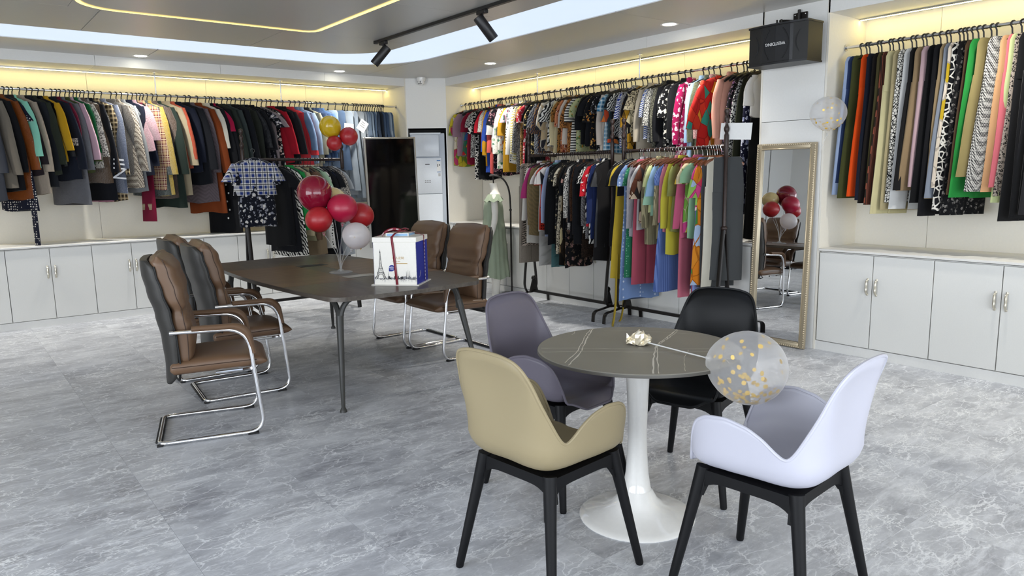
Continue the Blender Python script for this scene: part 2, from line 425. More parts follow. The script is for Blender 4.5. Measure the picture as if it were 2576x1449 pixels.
def m_clear(name, c, amount, rough=.12):
    """thin clear skin: part seen through, part milky"""
    t = NT(name); cc = srgb(c)
    t.fin(cc, rough, 0, .5)
    tr = t.n('BsdfTransparent'); mx = t.n('MixShader'); lw = t.n('LayerWeight'); t.set(lw.inputs[0], .35)
    n = t.noise(t.coord(), 4, 2)
    f = t.math('ADD', t.math('MULTIPLY', t.math('POWER', lw.outputs['Facing'], 3.0), .75), t.math('MULTIPLY', t.math('ADD', n, .5), amount)); f = t.math('MINIMUM', f, 1)
    t.set(mx.inputs[0], f); tl_ = t.n('BsdfTranslucent'); t.set(tl_.inputs[0], cc); m2 = t.n('MixShader'); t.set(m2.inputs[0], .5); t.t.links.new(t.b.outputs[0], m2.inputs[1]); t.t.links.new(tl_.outputs[0], m2.inputs[2])
    t.t.links.new(tr.outputs[0], mx.inputs[1]); t.t.links.new(m2.outputs[0], mx.inputs[2]); t.t.links.new(mx.outputs[0], t.out.inputs[0])
    return t.m
M['crimson'] = m_balloon('crimson_balloon', '#7a1029', .07)
M['pinkred'] = m_balloon('rose_red_balloon', '#a8163a', .38)
M['red'] = m_balloon('red_balloon', '#a61c24', .4)
M['gold_balloon'] = m_balloon('gold_balloon', '#c9a71c', .12)
M['pale_gold'] = m_balloon('pale_gold_balloon', '#d8c48e', .2)
M['clear_balloon'] = m_clear('clear_balloon', '#f8f8fa', .30)
M['milky_balloon'] = m_clear('milky_balloon', '#f6f3f5', .88)
M['clear_acrylic'] = m_clear('clear_acrylic', '#f2f4f6', .3)
M['confetti'] = plain('gold_foil', '#f2c412', .25, .25)
M['foil'] = plain('crinkled_foil', '#efe3c8', .2, .6)
def m_mirror():
    t = NT('mirror_glass'); return t.fin((.86, .87, .87, 1), .01, 1)
M['mirror'] = m_mirror()
M['screen'] = plain('black_screen', '#060607', .08, spec=.5)
M['silver'] = plain('silver_bezel', '#b9b8b4', .35, .8)
M['frame_gold'] = plain('champagne_frame', '#b9ab91', .36, .55, gscale=40)
M['ac_white'] = plain('appliance_white', '#dfe4ea', .25)
M['ac_side'] = plain('appliance_grey', '#c2c9d2', .3)
M['ink'] = plain('black_ink', '#26262a', .7)
M['grey_ink'] = plain('grey_ink', '#8d8d90', .7)
M['gold_ink'] = plain('gold_ink', '#b8923c', .5)
M['blue_ink'] = plain('blue_ink', '#27348f', .6)
M['box_white'] = plain('white_card', '#ece8df', .5)
M['box_blue'] = plain('blue_card', '#28339a', .45)
M['pale_blue'] = plain('pale_blue_card', '#8fb9dd', .5)
M['ribbon'] = plain('wine_ribbon', '#7a1428', .4)
M['white_ink'] = plain('white_print', '#f2f0ee', .6)
M['print_blue'] = plain('sticker_blue', '#3f78b8', .6)
M['window_frame'] = plain('window_frame_grey', '#8b8d90', .4)
def m_glass():
    t = NT('window_glass'); t.fin((1, 1, 1, 1), .02, 0, .5); tr = t.n('BsdfTransparent'); mx = t.n('MixShader'); lw = t.n('LayerWeight'); t.set(lw.inputs[0], .2)
    t.set(mx.inputs[0], t.math('MULTIPLY', lw.outputs['Fresnel'], .8)); t.t.links.new(tr.outputs[0], mx.inputs[1]); t.t.links.new(t.b.outputs[0], mx.inputs[2]); t.t.links.new(mx.outputs[0], t.out.inputs[0]); return t.m
M['glass'] = m_glass()

# ================================================================== SETTING
# ---- floor: slab and single vinyl tiles
T, TX, TY = .63, .665, 1.27
floor = struct(MB().box(XW, XB, YS, YB, -.12, -.002).build('floor', M['floor']))
tile_me = MB().box(-T/2+.0004, T/2-.0004, -T/2+.0004, T/2-.0004, -.002, 0).mesh('tile', False); tile_me.materials.append(M['floor'])
spots = []
for i in range(-8, 9):
    for j in range(-7, 13):
        x, y = TX+(i+.5)*T, TY+(j+.5)*T
        if x-T/2 > XR or y-T/2 > YL or x+T/2 < XW or y+T/2 < YS: continue
        ahead = (x*fw.x+y*fw.y)
        spots.append((0 if ahead > -.2 else 1, math.hypot(x, y), x, y))
spots.sort()
rest = MB()
for k, (b, d, x, y) in enumerate(spots):
    if k < 296: link('floor_tile', tile_me, floor, (x, y, 0))
    else: rest.box(x-T/2+.0004, x+T/2-.0004, y-T/2+.0004, y+T/2-.0004, -.002, 0)
if rest.v:
    o = rest.build('floor_tiles_beyond', M['floor'], floor, smooth=False); o['kind'] = 'stuff'

# ---- ceiling: slab, panels, light band, ring
ceiling = struct(MB().box(XW, XB, YS, YB, ZC+.06, ZC+.16).build('ceiling', M['ceiling']))
OX0, OX1, OY0, OY1, OR = -2.75, 4.64, 1.75, 8.30, .9
IX0, IX1, IY0, IY1, IR = -2.10, 3.985, 2.40, 7.63, .6
G = .0025
def arc(cx, cy, r, a0, a1, k=10): return [(cx+r*math.cos(math.radians(a0+(a1-a0)*j/k)), cy+r*math.sin(math.radians(a0+(a1-a0)*j/k))) for j in range(k+1)]
def cpanel(pts, z=ZC): MB().prism(pts, z, z+.02).build('ceiling_panel', M['ceiling'], ceiling, smooth=False)
# outside of the band, along the left wall
xs = [XW, -2.0, -.02, 1.975, 3.30]
for a, b in zip(xs, xs[1:]):
    if a == XW: cpanel([(a+G, OY1-OR), (OX0, OY1-OR)]+arc(OX0+OR, OY1-OR, OR, 180, 90)+[(b-G, OY1), (b-G, YL), (a+G, YL)])
    else: cpanel([(a+G, OY1), (b-G, OY1), (b-G, YL), (a+G, YL)])
cpanel([(3.30+G, OY1)]+[p for p in arc(OX1-OR, OY1-OR, OR, 90, 0, 24) if p[0] < 4.615]+[(4.62-G, YL), (3.30+G, YL)])
cpanel([(4.62+G, 7.60)]+[p for p in arc(OX1-OR, OY1-OR, OR, 90, 0, 24) if p[0] > 4.623]+[(OX1, 7.10+G), (XR, 7.10+G), (XR, YL), (4.62+G, YL)])
ys = [7.10, 4.46, OY0+OR]
for a, b in zip(ys, ys[1:]): cpanel([(OX1, b+G), (XR, b+G), (XR, a-G), (OX1, a-G)])
cpanel([(OX1, OY0+OR-G), (XR, OY0+OR-G), (XR, YS), (XW, YS), (XW, OY0), (OX1-OR, OY0)]+arc(OX1-OR, OY0+OR, OR, 270, 360))
cpanel([(XW, OY0+G), (OX0+OR, OY0+G)]+arc(OX0+OR, OY0+OR, OR, 270, 180)+[(OX0, OY1-OR-G), (XW, OY1-OR-G)])
# inside of the band, around the ring
RX0, RX1, RY0, RY1 = .97, 2.945, 3.1, 6.64
xs = [-.4, 1.19, 2.665]
cpanel([(IX0, RY1+G), (-.4-G, RY1+G), (-.4-G, IY1)]+arc(IX0+IR, IY1-IR, IR, 90, 180))
for a, b in zip(xs, xs[1:]): cpanel([(a+G, RY1), (b-G, RY1), (b-G, IY1), (a+G, IY1)])
cpanel([(2.665+G, RY1), (IX1, RY1)]+arc(IX1-IR, IY1-IR, IR, 0, 90)+[(2.665+G, IY1)])
for a, b in ((6.64, 5.19), (5.19, 3.2)): cpanel([(RX1, b+G), (IX1, b+G), (IX1, a-G), (RX1, a-G)])
cpanel([(RX1, 3.2-G), (RX1, RY0), (RX0, RY0), (RX0, IY0), (IX1-IR, IY0)]+arc(IX1-IR, IY0+IR, IR, 270, 360)+[(IX1, 3.2-G)])
cpanel([(IX0, RY1-G), (IX0, IY0+IR)]+arc(IX0+IR, IY0+IR, IR, 180, 270)+[(RX0-G, IY0), (RX0-G, RY1-G)])
cpanel([(RX0, RY1)]+arc(RX0+.34, RY1-.34, .34, 90, 180)[::1])
cpanel([(RX0+.01, RY0+.01), (RX1-.01, RY0+.01), (RX1-.01, RY1-.01), (RX0+.01, RY1-.01)], ZC+.004)
def ring_mesh(outer, inner, z):
    n = len(outer); return MB().add([(x, y, z) for x, y in outer]+[(x, y, z) for x, y in inner], [(i, (i+1) % n, n+(i+1) % n, n+i) for i in range(n)])
oo = arc(OX1-OR, OY1-OR, OR, 0, 90)+arc(OX0+OR, OY1-OR, OR, 90, 180)+arc(OX0+OR, OY0+OR, OR, 180, 270)+arc(OX1-OR, OY0+OR, OR, 270, 360)
ii = arc(IX1-IR, IY1-IR, IR, 0, 90)+arc(IX0+IR, IY1-IR, IR, 90, 180)+arc(IX0+IR, IY0+IR, IR, 180, 270)+arc(IX1-IR, IY0+IR, IR, 270, 360)
tag(ring_mesh(oo, ii, ZC+.008).build('light_band', M['band'], smooth=False), 'wide white light band curving round the grey ceiling', 'ceiling light')
def ring_path(x0, x1, y0, y1, r0, r1):
    return arc(x1-r1, y1-r1, r1, 0, 90, 6)+arc(x0+r0, y1-r0, r0, 90, 180, 8)+arc(x0+r0, y0+r0, r0, 180, 270, 8)+arc(x1-r1, y0+r1, r1, 270, 360, 6)
tag(ring_mesh(ring_path(RX0, RX1, RY0, RY1, .34, .14), ring_path(RX0+.034, RX1-.034, RY0+.034, RY1-.034, .306, .106), ZC-.001).build('led_outline', M['ring'], smooth=False),
    'thin yellow glowing light line framing the ceiling centre', 'light strip')

# ---- left wall: niche back panels, fascia panels, sides
wall_left = struct(MB().box(XW, XB, YB+.02, YB+.14, 0, ZC+.06).build('wall_left', M['white']))
xs = [-1.81, -1.06, .225, 1.51, 2.80, 4.085, 5.24]
for a, b in zip(xs, xs[1:]):
    MB().box(a+.0015, b-.0015, YB, YB+.018, .85, ZF).build('back_panel', M['cream'], wall_left)
    MB().box(a+.0015, b-.0015, YL, YL+.02, ZF, ZC+.03).build('fascia_panel', M['white'], wall_left)
    MB().box(a+.0015, b-.0015, YL+.02, YB, ZF, ZF+.018).build('soffit_panel', M['white'], wall_left)
MB().box(5.24, 5.258, YL, YB, 0, ZC).build('side_panel', M['cream'], wall_left)
MB().box(-1.83, -1.812, YL, YB, 0, ZC).build('side_panel', M['cream'], wall_left)
MB().box(XW, -2.96, YL, YL+.02, .08, ZC).build('front_panel', M['white'], wall_left)
MB().box(-2.92, -1.832, YL, YL+.02, .08, ZC).build('front_panel', M['white'], wall_left)
MB().box(XW, -1.83, YL+.05, YL+.07, 0, ZC).build('joint_backing', M['dark'], wall_left)
# ---- right wall
wall_right = struct(MB().box(XB+.02, XB+.14, YS, YB, 0, ZC+.06).build('wall_right', M['white']))
def right_run(ys, y0, y1):
    for a, b in zip(ys, ys[1:]):
        MB().box(XB, XB+.018, b+.0015, a-.0015, .85, ZF).build('back_panel', M['cream'], wall_right)
        MB().box(XR, XR+.02, b+.0015, a-.0015, ZF, ZC+.03).build('fascia_panel', M['white'], wall_right)
        MB().box(XR+.02, XB, b+.0015, a-.0015, ZF, ZF+.018).build('soffit_panel', M['white'], wall_right)
    for y in (y0, y1): MB().box(XR, XB, y-.009, y+.009, 0, ZC).build('side_panel', M['cream'], wall_right)
right_run([8.70, 7.70, 6.38, 5.07, 3.76], 8.711, 3.765)
right_run([3.19, 2.587, 1.27, -.05, -1.37, YS], 3.185, YS+.03)
MB().box(XR, XR+.02, 3.196, 3.755, 1.905, ZC).build('pillar_panel', M['white'], wall_right)
MB().box(XR, XR+.02, 3.196, 3.755, 0, 1.901).build('pillar_panel', M['white'], wall_right)
MB().box(XR+.03, XR+.06, 3.19, 3.76, 0, ZC).build('pillar_core', M['gap'], wall_right)
# ---- chamfered corner with the air-conditioner recess
CA, CB = Vector((5.258, 9.0, 0)), Vector((5.716, 8.702, 0))
cdir = (CB-CA).normalized(); cang = math.atan2(cdir.y, cdir.x); CL = (CB-CA).length
corner = struct(MB().box(0, CL, .0, .02, 2.15, ZC).build('wall_corner', M['white'], None, CA, (0, 0, cang)))
MB().box(0, .012, 0, .42, 0, 2.15).build('recess_side', M['white'], corner)
MB().box(CL-.012, CL, 0, .42, 0, 2.15).build('recess_side', M['white'], corner)
MB().box(.012, CL-.012, .40, .42, 0, 2.15).build('recess_back', M['dark'], corner)
MB().box(.012, CL-.012, .02, .42, 2.15, 2.17).build('recess_top', M['dark'], corner)
# ---- opposite wall and shopfront (behind the camera)
wall_opposite = struct(MB().box(XW-.12, XW, 4.5, YB, 0, ZC).build('wall_opposite', M['white']))
MB().box(XW-.12, XW, YS, 4.5, 0, .25).build('wall_base', M['white'], wall_opposite)
MB().box(XW-.12, XW, YS, 4.5, 2.65, ZC).build('wall_head', M['white'], wall_opposite)
wall_front = struct(MB().box(XW, XB, YS-.12, YS, 2.65, ZC).build('wall_front', M['white']))
MB().box(XW, XB, YS-.12, YS, 0, .25).build('wall_base', M['white'], wall_front)
MB().box(4.9, XB, YS-.12, YS, .25, 2.65).build('wall_end', M['white'], wall_front)
def window(name, n, L, z0, z1, loc, rot):
    w = struct(link(name, None, None, loc, rot))
    for k in range(n+1): MB().box(L*k/n-.025, L*k/n+.025, -.03, .03, z0, z1).build('mullion', M['window_frame'], w)
    MB().box(0, L, -.03, .03, z0, z0+.05).build('sill_bar', M['window_frame'], w); MB().box(0, L, -.03, .03, z1-.05, z1).build('head_bar', M['window_frame'], w)
    for k in range(n): MB().box(L*k/n+.025, L*(k+1)/n-.025, -.004, .004, z0+.05, z1-.05).build('pane', M['glass'], w)
window('window_1', 6, 8.7, .25, 2.65, (XW, YS-.05, 0), (0, 0, 0))
window('added_glazing', 5, 7.3, .25, 2.65, (XW-.05, YS, 0), (0, 0, PI/2))  # unseen glazing, put in to go with the added side light

# ---- niche light strips
def led(name, p, q, label):
    d = Vector(q)-Vector(p); L = d.length; r = link(name, None, None, p, (0, 0, math.atan2(d.y, d.x))); tag(r, label, 'light strip')
    MB().box(0, L, -.012, .012, -.012, 0).build('channel', M['steel'], r)
    MB().box(.004, L-.004, -.008, .008, -.0145, -.0122).build('diffuser', M['strip'], r)
led('led_strip', (-1.80, 9.50, ZF), (5.235, 9.50, ZF), 'warm light strip in the niche above the left wall coats')
led('led_strip', (6.185, 8.70, ZF), (6.185, 3.78, ZF), 'warm light strip in the niche above the middle blouses')
led('led_strip', (6.185, 3.17, ZF), (6.185, YS+.05, ZF), 'warm light strip in the niche right of the loudspeaker')

# ---- recessed downlights
def downlight(x, y, label, power=115):
    r = thing('downlight', label, 'ceiling light', (x, y, ZC), group='recessed ceiling downlights')
    MB().lathe([(.060, -.001), (.078, -.004), (.082, -.001), (.082, .002), (.060, .004)], 28, cap=False).build('trim_ring', M['glossy_white'], r)
    MB().lathe([(.0005, -.0015), (.061, -.0015), (.061, .001)], 24, cap=False).build('lens', M['down'], r)
    l = bpy.data.lights.new('downlight_beam', 'SPOT'); l.energy = power; l.spot_size = math.radians(118); l.spot_blend = .8; l.shadow_soft_size = .05; l.color = (1, .97, .90)
    o = bpy.data.objects.new('downlight_beam', l); COL.objects.link(o); o.location = (x, y, ZC-.012)
downlight(1.915, 8.80, 'round downlight above the left wall coats, nearest the left picture edge')
downlight(4.20, 8.80, 'round downlight near the corner, above the denim end of the coats')
downlight(5.44, 7.29, 'round downlight above the mannequin end of the blouses')
downlight(5.43, 4.55, 'round downlight left of the loudspeaker above the mirror end')
downlight(-.37, 8.80, 'round downlight above the left wall coats outside the picture')
downlight(5.43, 1.85, 'round downlight above the trousers right of the pillar', 70)
downlight(5.43, -.6, 'round downlight above the far end of the trousers', 60)
for x, y, lab in ((-3.25, 1.9, 'added round downlight by the opposite wall, near the glazing'),
                  (-1.6, -1.95, 'added round downlight above the left shopfront windows'), (1.2, -1.95, 'added round downlight above the middle shopfront windows'), (3.9, -1.95, 'added round downlight above the right shopfront windows')): downlight(x, y, lab)  # unseen extra downlights, added for more light from above

# ---- cabinets and worktops
hprof = catmull([(0, 0, .055), (.018, 0, .045), (.024, 0, .02), (.022, 0, -.01), (.024, 0, -.03), (.014, 0, -.05), (0, 0, -.058)], 4)
h_mb = MB().tube([(-p.x, p.y, p.z) for p in hprof], [.0065+.004*math.sin(PI*i/(len(hprof)-1)) for i in range(len(hprof))], 8, sx=1)
h_mb.ball((-.002, 0, .058), .010, 8, 6, (.6, 1, 1.1)); h_mb.ball((-.002, 0, -.060), .010, 8, 6, (.6, 1, 1.1))
h_me = h_mb.mesh('handle'); h_me.materials.append(M['brass'])
def cabinet(w, depth, loc, rot, label, group):
    """front at local x=0, facing -x, width along y"""
    r = thing('cabinet', label, 'cabinet', loc, rot, group)
    MB().box(.022, depth, .001, w-.001, .075, .826).build('body', M['white'], r)
    for k in (0, 1):
        y0, y1 = (.003, w/2-.003) if k == 0 else (w/2+.003, w-.003)
        d = MB().box(0, .019, y0, y1, .082, .819, .0015, 1).build('door', M['door'], r)
        link('handle', h_me, d, (0, (w/2-.035) if k == 0 else (w/2+.035), .575))
GL = 'white cabinets under the left coats'; GM = 'white cabinets under the middle blouses'; GR = 'white cabinets under the trousers on the right'
names = ['two-door white cabinet below the left coats, past the left picture edge', 'two-door white cabinet below the coats just outside the left picture edge',
         'two-door white cabinet at the very left picture edge', 'two-door white cabinet fully in view left of the brown chairs',
         'two-door white cabinet right behind the nearest brown chair back', 'two-door white cabinet behind the middle brown chair',
         'two-door white cabinet behind the left leg of the small clothes rack', 'two-door white cabinet behind the black dresses of the small rack', 'two-door white cabinet in the corner beside the black screen']
for k in range(9): cabinet(.776, .60, (.52+.776*(k-2), YL, 0), (0, 0, PI/2), names[k], GL)
names = ['two-door white cabinet beside the air conditioner, behind the mannequin', 'two-door white cabinet right of the mannequin, behind the rack foot',
         'two-door white cabinet behind the black and white clothes of the first rack', 'two-door white cabinet behind the meeting ends of the two racks',
         'two-door white cabinet behind the blue and pink clothes of the second rack', 'two-door white cabinet beside the mirror, behind the grey trousers']
for k in range(6): cabinet(.80, .57, (XR, 8.62-.8*(k+1), 0), (0, 0, 0), names[k], GM)
names = ['two-door white cabinet beside the mirror, below the orange trousers', 'two-door white cabinet at the right picture edge below the leopard trousers',
         'two-door white cabinet just outside the right picture edge', 'two-door white cabinet well outside the right picture edge', 'two-door white cabinet near the shopfront, outside the picture']
for k in range(5): cabinet(.889, .57, (XR, 3.169-.889*(k+1), 0), (0, 0, 0), names[k], GR)
tag(MB().box(-1.808, 5.238, YL-.012, YB, .832, .852, .003, 1).build('worktop', M['counter']), 'long white worktop on the cabinets under the left coats', 'worktop')
tag(MB().box(XR-.012, XB, 3.776, 8.70, .832, .852, .003, 1).build('worktop', M['counter']), 'white worktop on the cabinets behind the clothes racks', 'worktop')
tag(MB().box(XR-.012, XB, YS+.04, 3.174, .832, .852, .003, 1).build('worktop', M['counter']), 'white worktop below the trousers right of the pillar', 'worktop')
struct(MB().box(-1.83, 5.24, YL+.004, YL+.02, 0, .075).build('baseboard_left', M['white']))
struct(MB().box(XR+.004, XR+.02, YS, 8.70, 0, .075).build('baseboard_right', M['white']))
struct(MB().box(XR+.006, XR+.5, 8.625, 8.70, .0, .83).build('trim_1', M['white']))

# ================================================================== FURNITURE
# ---- leather cantilever chairs round the long table (facing local +x)
def make_office_chair():
    r = thing('office_chair', '', 'chair', group='brown leather chairs at the long table')
    hw = .27
    # one bent tube: back of arm -> arm -> front leg -> runner -> rear cross -> mirrored
    side = [(-.165, hw, .650), (.235, hw, .642), (.30, hw, .012), (-.28, hw, .012)]
    P = fillet([Vector(p) for p in side]+[Vector((-.28, -hw, .012))]+[Vector((x, -y, z)) for x, y, z in side[::-1]][1:], [0, .13, .10, .05, .05, .10, .13, 0], 7)
    MB().tube(P, .0125, 10, sx=1.0, sy=1.0).build('frame', M['chrome'], r)
    MB().box(-.30, -.262, -hw+.03, hw-.03, .008, .020, .004, 1).build('rear_plate', M['rubber'], r)
    for s in (-1, 1):
        MB().box(.20, .262, s*hw-.016, s*hw+.016, 0, .010).build('glide', M['rubber'], r)
        MB().box(-.29, -.26, s*hw-.016, s*hw+.016, -.0, .008).build('glide', M['rubber'], r)
        MB().tube([(-.175, s*hw, .650), (-.155, s*hw, .650)], .016, 10).build('end_cap', M['steel'], r)
        MB().tube([(.245, s*hw, .40), (.20, s*(hw-.05), .385), (.05, s*(hw-.06), .382)], .009, 8).build('seat_bracket', M['chrome'], r)
        Q = fillet([(-.06, s*hw, .664), (.232, s*hw, .659), (.268, s*hw, .49)], .12, 8)
        n = len(Q)
        MB().tube(Q, [.013+.014*math.sin(PI*min(1, max(.08, i/(n-1))))**.5 for i in range(n)], 12, sx=.85, sy=1.2).build('arm_pad', M['brown_leather'], r)
    # seat: rounded slab with drop front
    rings = []
    for t in (0, .012, .035, .08, .15, .25, .35, .45, .55, .65, .74, .81, .87, .915, .945, .968, .985, .996, 1):
        x = -.19+.53*t
        top = .475+.012*math.sin(PI*t)-.018*max(0, (t-.75)/.25)**2; bot = .385+.012*t
        e = math.sqrt(max(.02, 1-((t-.87)/.13)**2)) if t > .87 else math.sqrt(max(.15, 1-((.05-t)/.05)**2)) if t < .05 else 1
        ring = []
        for k in range(32):
            a = 2*PI*k/32; cx = abs(math.cos(a))**.32*(1 if math.cos(a) >= 0 else -1); sz = abs(math.sin(a))**.6*(1 if math.sin(a) >= 0 else -1)
            ring.append((x, cx*(.250-.02*(1-e)), (top+bot)/2+sz*(top-bot)/2*e+.006*(1-cx**2)*(1 if sz > 0 else 0)))
        rings.append(ring)
    seat = MB().loft(rings).build('seat', M['brown_leather'], r, ang=75)
    for s in (-1, 1):
        MB().tube([(x, s*.252, interp([-.19, .27, .34], [.442, .446, .43], x)) for x in [-.18+.02*i for i in range(24)]], .0022, 5).build('seam', M['stitch'], seat)
    # black back shell
    zz = [.34, .45, .60, .75, .88, .99, 1.055]; xx = [-.205, -.192, -.198, -.220, -.252, -.277, -.287]; ww = [.215, .235, .245, .248, .248, .246, .238]; th = [.020, .03, .034, .036, .036, .03, .022]
    rings = []
    for i in range(25):
        z = .335+(1.06-.335)*i/24
        x = interp(zz, xx, z); w = interp(zz, ww, z); h = interp(zz, th, z); e = 1 if 0 < i < 24 else .85
        ring = []
        for k in range(32):
            a = 2*PI*k/32; cx = abs(math.cos(a))**.3*(1 if math.cos(a) >= 0 else -1); sz = abs(math.sin(a))**.8*(1 if math.sin(a) >= 0 else -1)
            y = cx*w*e; ring.append((x+sz*h*e+.045*(y/.24)**4*(1 if i else .5), y, z))
        rings.append(ring)
    sh = MB().loft(rings).build('back_shell', M['black_leather'], r, ang=60)
    pipe = []
    for s in (-1, 1):
        Z = [.36+.029*i for i in range(24)]
        Z = Z if s == 1 else Z[::-1]
        pipe += [(interp(zz, xx, z)+.058, s*(interp(zz, ww, z)+.001), z) for z in Z]
    MB().tube(catmull(pipe, 2), .0055, 6).build('piping', M['rubber'], sh)
    # brown pillow-like cushion, a head roll over a body pad
    zz = [.455, .50, .59, .68, .74, .765, .80, .89, .99, 1.055, 1.085]; th = [.026, .054, .066, .062, .052, .040, .056, .076, .078, .058, .014]
    rings = []; nz = 44
    for i in range(nz+1):
        z = .452+(1.088-.452)*i/nz
        x = interp([.45, .60, .75, .88, .99, 1.09], [-.108, -.105, -.120, -.150, -.178, -.205], z); h = interp(zz, th, z); w = .232 if z < .785 else .246
        w = interp([.452, .48, .72, .765, .82, 1.04, 1.088], [.218, .230, .236, .229, .246, .247, .232], z)
        ring = []
        for k in range(40):
            a = 2*PI*k/40; cx = abs(math.cos(a))**.42*(1 if math.cos(a) >= 0 else -1); sz = abs(math.sin(a))**.62*(1 if math.sin(a) >= 0 else -1)
            y = cx*w
            wr = .0055*math.sin(14*y/.24+6*math.sin(z*21))*math.exp(-((z-.772)/.07)**2)+.004*math.sin(34*z+9*y)*math.exp(-((abs(y)-.22)/.06)**2)+.004*math.sin(21*y+3)*math.exp(-((z-1.02)/.06)**2)
            ring.append((x+sz*h+wr*(1 if sz > 0 else .4), y, z+.006*math.cos(y*13)*(1 if i > nz-4 else 0)))
        rings.append(ring)
    cu = MB().loft(rings).build('cushion', M['brown_leather'], r, ang=70)
    for s in (-1, 1):
        MB().tube([(interp([.45, .60, .75, .88, .99, 1.09], [-.108, -.105, -.120, -.150, -.178, -.205], z)+.02, s*(interp([.452, .48, .72, .765, .82, 1.04, 1.088], [.218, .230, .236, .229, .246, .247, .232], z)-.001), z) for z in [.47+.0192*i for i in range(32)]], .0025, 5).build('seam', M['stitch'], cu)
    return r
oc = make_office_chair()
for k, (x, y, a, lab) in enumerate([(1.21, 4.58, -16, 'brown leather chair nearest the camera, left of the long table, turned outward'),
                               (1.62, 5.31, -6, 'middle brown leather chair on the left side of the long table'),
                               (1.62, 5.98, -3, 'farthest brown leather chair on the left side of the long table'),
                               (3.42, 5.18, 180, 'brown leather chair right of the cake box, nearest the grey chair'),
                               (3.40, 5.80, 181, 'brown leather chair half hidden directly behind the cake box')]):
    o = oc if k == 0 else copy_tree(oc)
    o.location = (x, y, 0); o.rotation_euler = (0, 0, math.radians(a)); o['label'] = lab

# ---- long conference table
ct = thing('conference_table', 'long dark wooden conference table with angled black legs', 'table', (2.49, 5.54, 0))
def boat(k=12):
    pts = []
    # right side (+x) going +y, then far end, left side, near end; rounded corners
    raw = []
    hx, hy = .59, 1.29
    def side(t): return hx+.075*math.cos(t*PI/2)
    def end(t): return hy+.045*math.cos(t*PI/2)
    for i in range(-k, k+1): raw.append((side(i/k), i/k*hy*.95))
    for i in range(k, -k-1, -1): raw.append((i/k*hx*.88, end(i/k)))
    for i in range(k, -k-1, -1): raw.append((-side(i/k), i/k*hy*.95))
    for i in range(-k, k+1): raw.append((i/k*hx*.88, -end(i/k)))
    for _ in range(2):
        raw = [p for i in range(len(raw)) for p in ((lerp(raw[i][0], raw[(i+1) % len(raw)][0], .25), lerp(raw[i][1], raw[(i+1) % len(raw)][1], .25)), (lerp(raw[i][0], raw[(i+1) % len(raw)][0], .75), lerp(raw[i][1], raw[(i+1) % len(raw)][1], .75)))]
    return raw
BP = boat()
top = MB().prism(BP, .722, .75).build('tabletop', M['table_dark'], ct, ang=35)
def clip(poly, f):
    out = []
    for i in range(len(poly)):
        a, b = poly[i], poly[(i+1) % len(poly)]; fa, fb = f(a), f(b)
        if fa >= 0: out.append(a)
        if fa*fb < 0: t = fa/(fa-fb); out.append((lerp(a[0], b[0], t), lerp(a[1], b[1], t)))
    return out
for s, lo in ((-1, None), (1, None)):
    pl = clip(clip(clip([(x*.996, y) for x, y in BP], lambda p: p[1]+.60), lambda p: .63-p[1]), lambda p: s*p[0]-.085)
    MB().prism(pl, .75, .7506).build('inlay', M['table_light'], top, smooth=False)
lid = MB().box(-.125, .125, -.06, .06, .7505, .7535, .002, 1).build('cable_lid', M['silver'], ct, (.03, -.43, 0))
lid = MB().box(-.125, .125, -.06, .06, .7505, .7530, .002, 1).build('cable_box', M['black_plastic'], ct, (.03, .48, 0))
MB().box(-.10, .10, -.035, .035, .7531, .7545).build('socket_strip', M['dark'], lid)
leg = MB()
def tl(sx, sy):
    m = MB(); f = Vector((sx*.545, sy*1.265, 0)); k = Vector((sx*.47, sy*1.12, .60))
    m.tube([f, f+Vector((0, 0, .012)), f.lerp(k, .05), f.lerp(k, .5), k], [.024, .022, .013, .019, .026], 10, sx=1, sy=1)
    for dx, dy in ((-.13, .02), (.02, -.16)):
        e = k+Vector((sx*dx*1.0, sy*dy, .124)); mid = k+Vector((sx*dx*.35, sy*dy*.35, .085))
        m.tube(catmull([k-Vector((0, 0, .06)), k+Vector((sx*dx*.06, sy*dy*.06, .01)), mid, e], 5), [.022]*6+[.019]*5+[.016]*5, 8)
    m.lathe([(.03, .716), (.034, .722)], 12, (k.x-sx*.05, k.y-sy*.04, 0))
    return m
for sx in (-1, 1):
    for sy in (-1, 1): tl(sx, sy).build('leg', M['table_leg'], ct)
for s in (-1, 1): MB().box(-.40, .40, s*1.0-.03, s*1.0+.03, .69, .722).build('crossbar', M['table_leg'], ct)
MB().box(-.03, .03, -1.0, 1.0, .69, .722).build('spine', M['table_leg'], ct)

# ---- round stone table on white tulip base
rt_ = thing('round_table', 'round grey stone table on a glossy white tulip base', 'table', (2.30, 2.072, 0))
R0 = .43
prof = [(R0-.03, .745), (R0-.008, .745), (R0-.002, .748), (R0, .752), (R0-.001, .757), (R0-.004, .760)]
tp = MB().lathe([(.0005, .745)]+prof+[(.0005, .760)], 96, cap=False).build('tabletop', M['stone'], rt_, ang=30)
MB().lathe([(R0-.012, .7435), (R0+.0008, .7455), (R0+.0012, .752), (R0+.0002, .757)], 96, cap=False).build('edge', M['stone_edge'], tp)
def vein(pts, w, m='vein'):
    P = catmull(pts, 8); rng = random.Random(int(pts[0][0]*1000)); b = MB(); L = []
    for i, p in enumerate(P):
        d = (P[min(i+1, len(P)-1)]-P[max(i-1, 0)]).normalized(); nn = Vector((-d.y, d.x, 0)); ww = w*(.5+rng.random()); j = rng.uniform(-.0022, .0022)
        L.append((p+nn*(ww+j), p-nn*(ww-j)))
    L = [(a, c) for a, c in L if max(a.xy.length, c.xy.length) < R0-.006]
    vs = [tuple(q) for a, c in L for q in ((a.x, a.y, .7604), (c.x, c.y, .7604))]
    b.add(vs, [(2*i, 2*i+1, 2*i+3, 2*i+2) for i in range(len(L)-1)]); b.build('vein', M[m], tp, smooth=False)
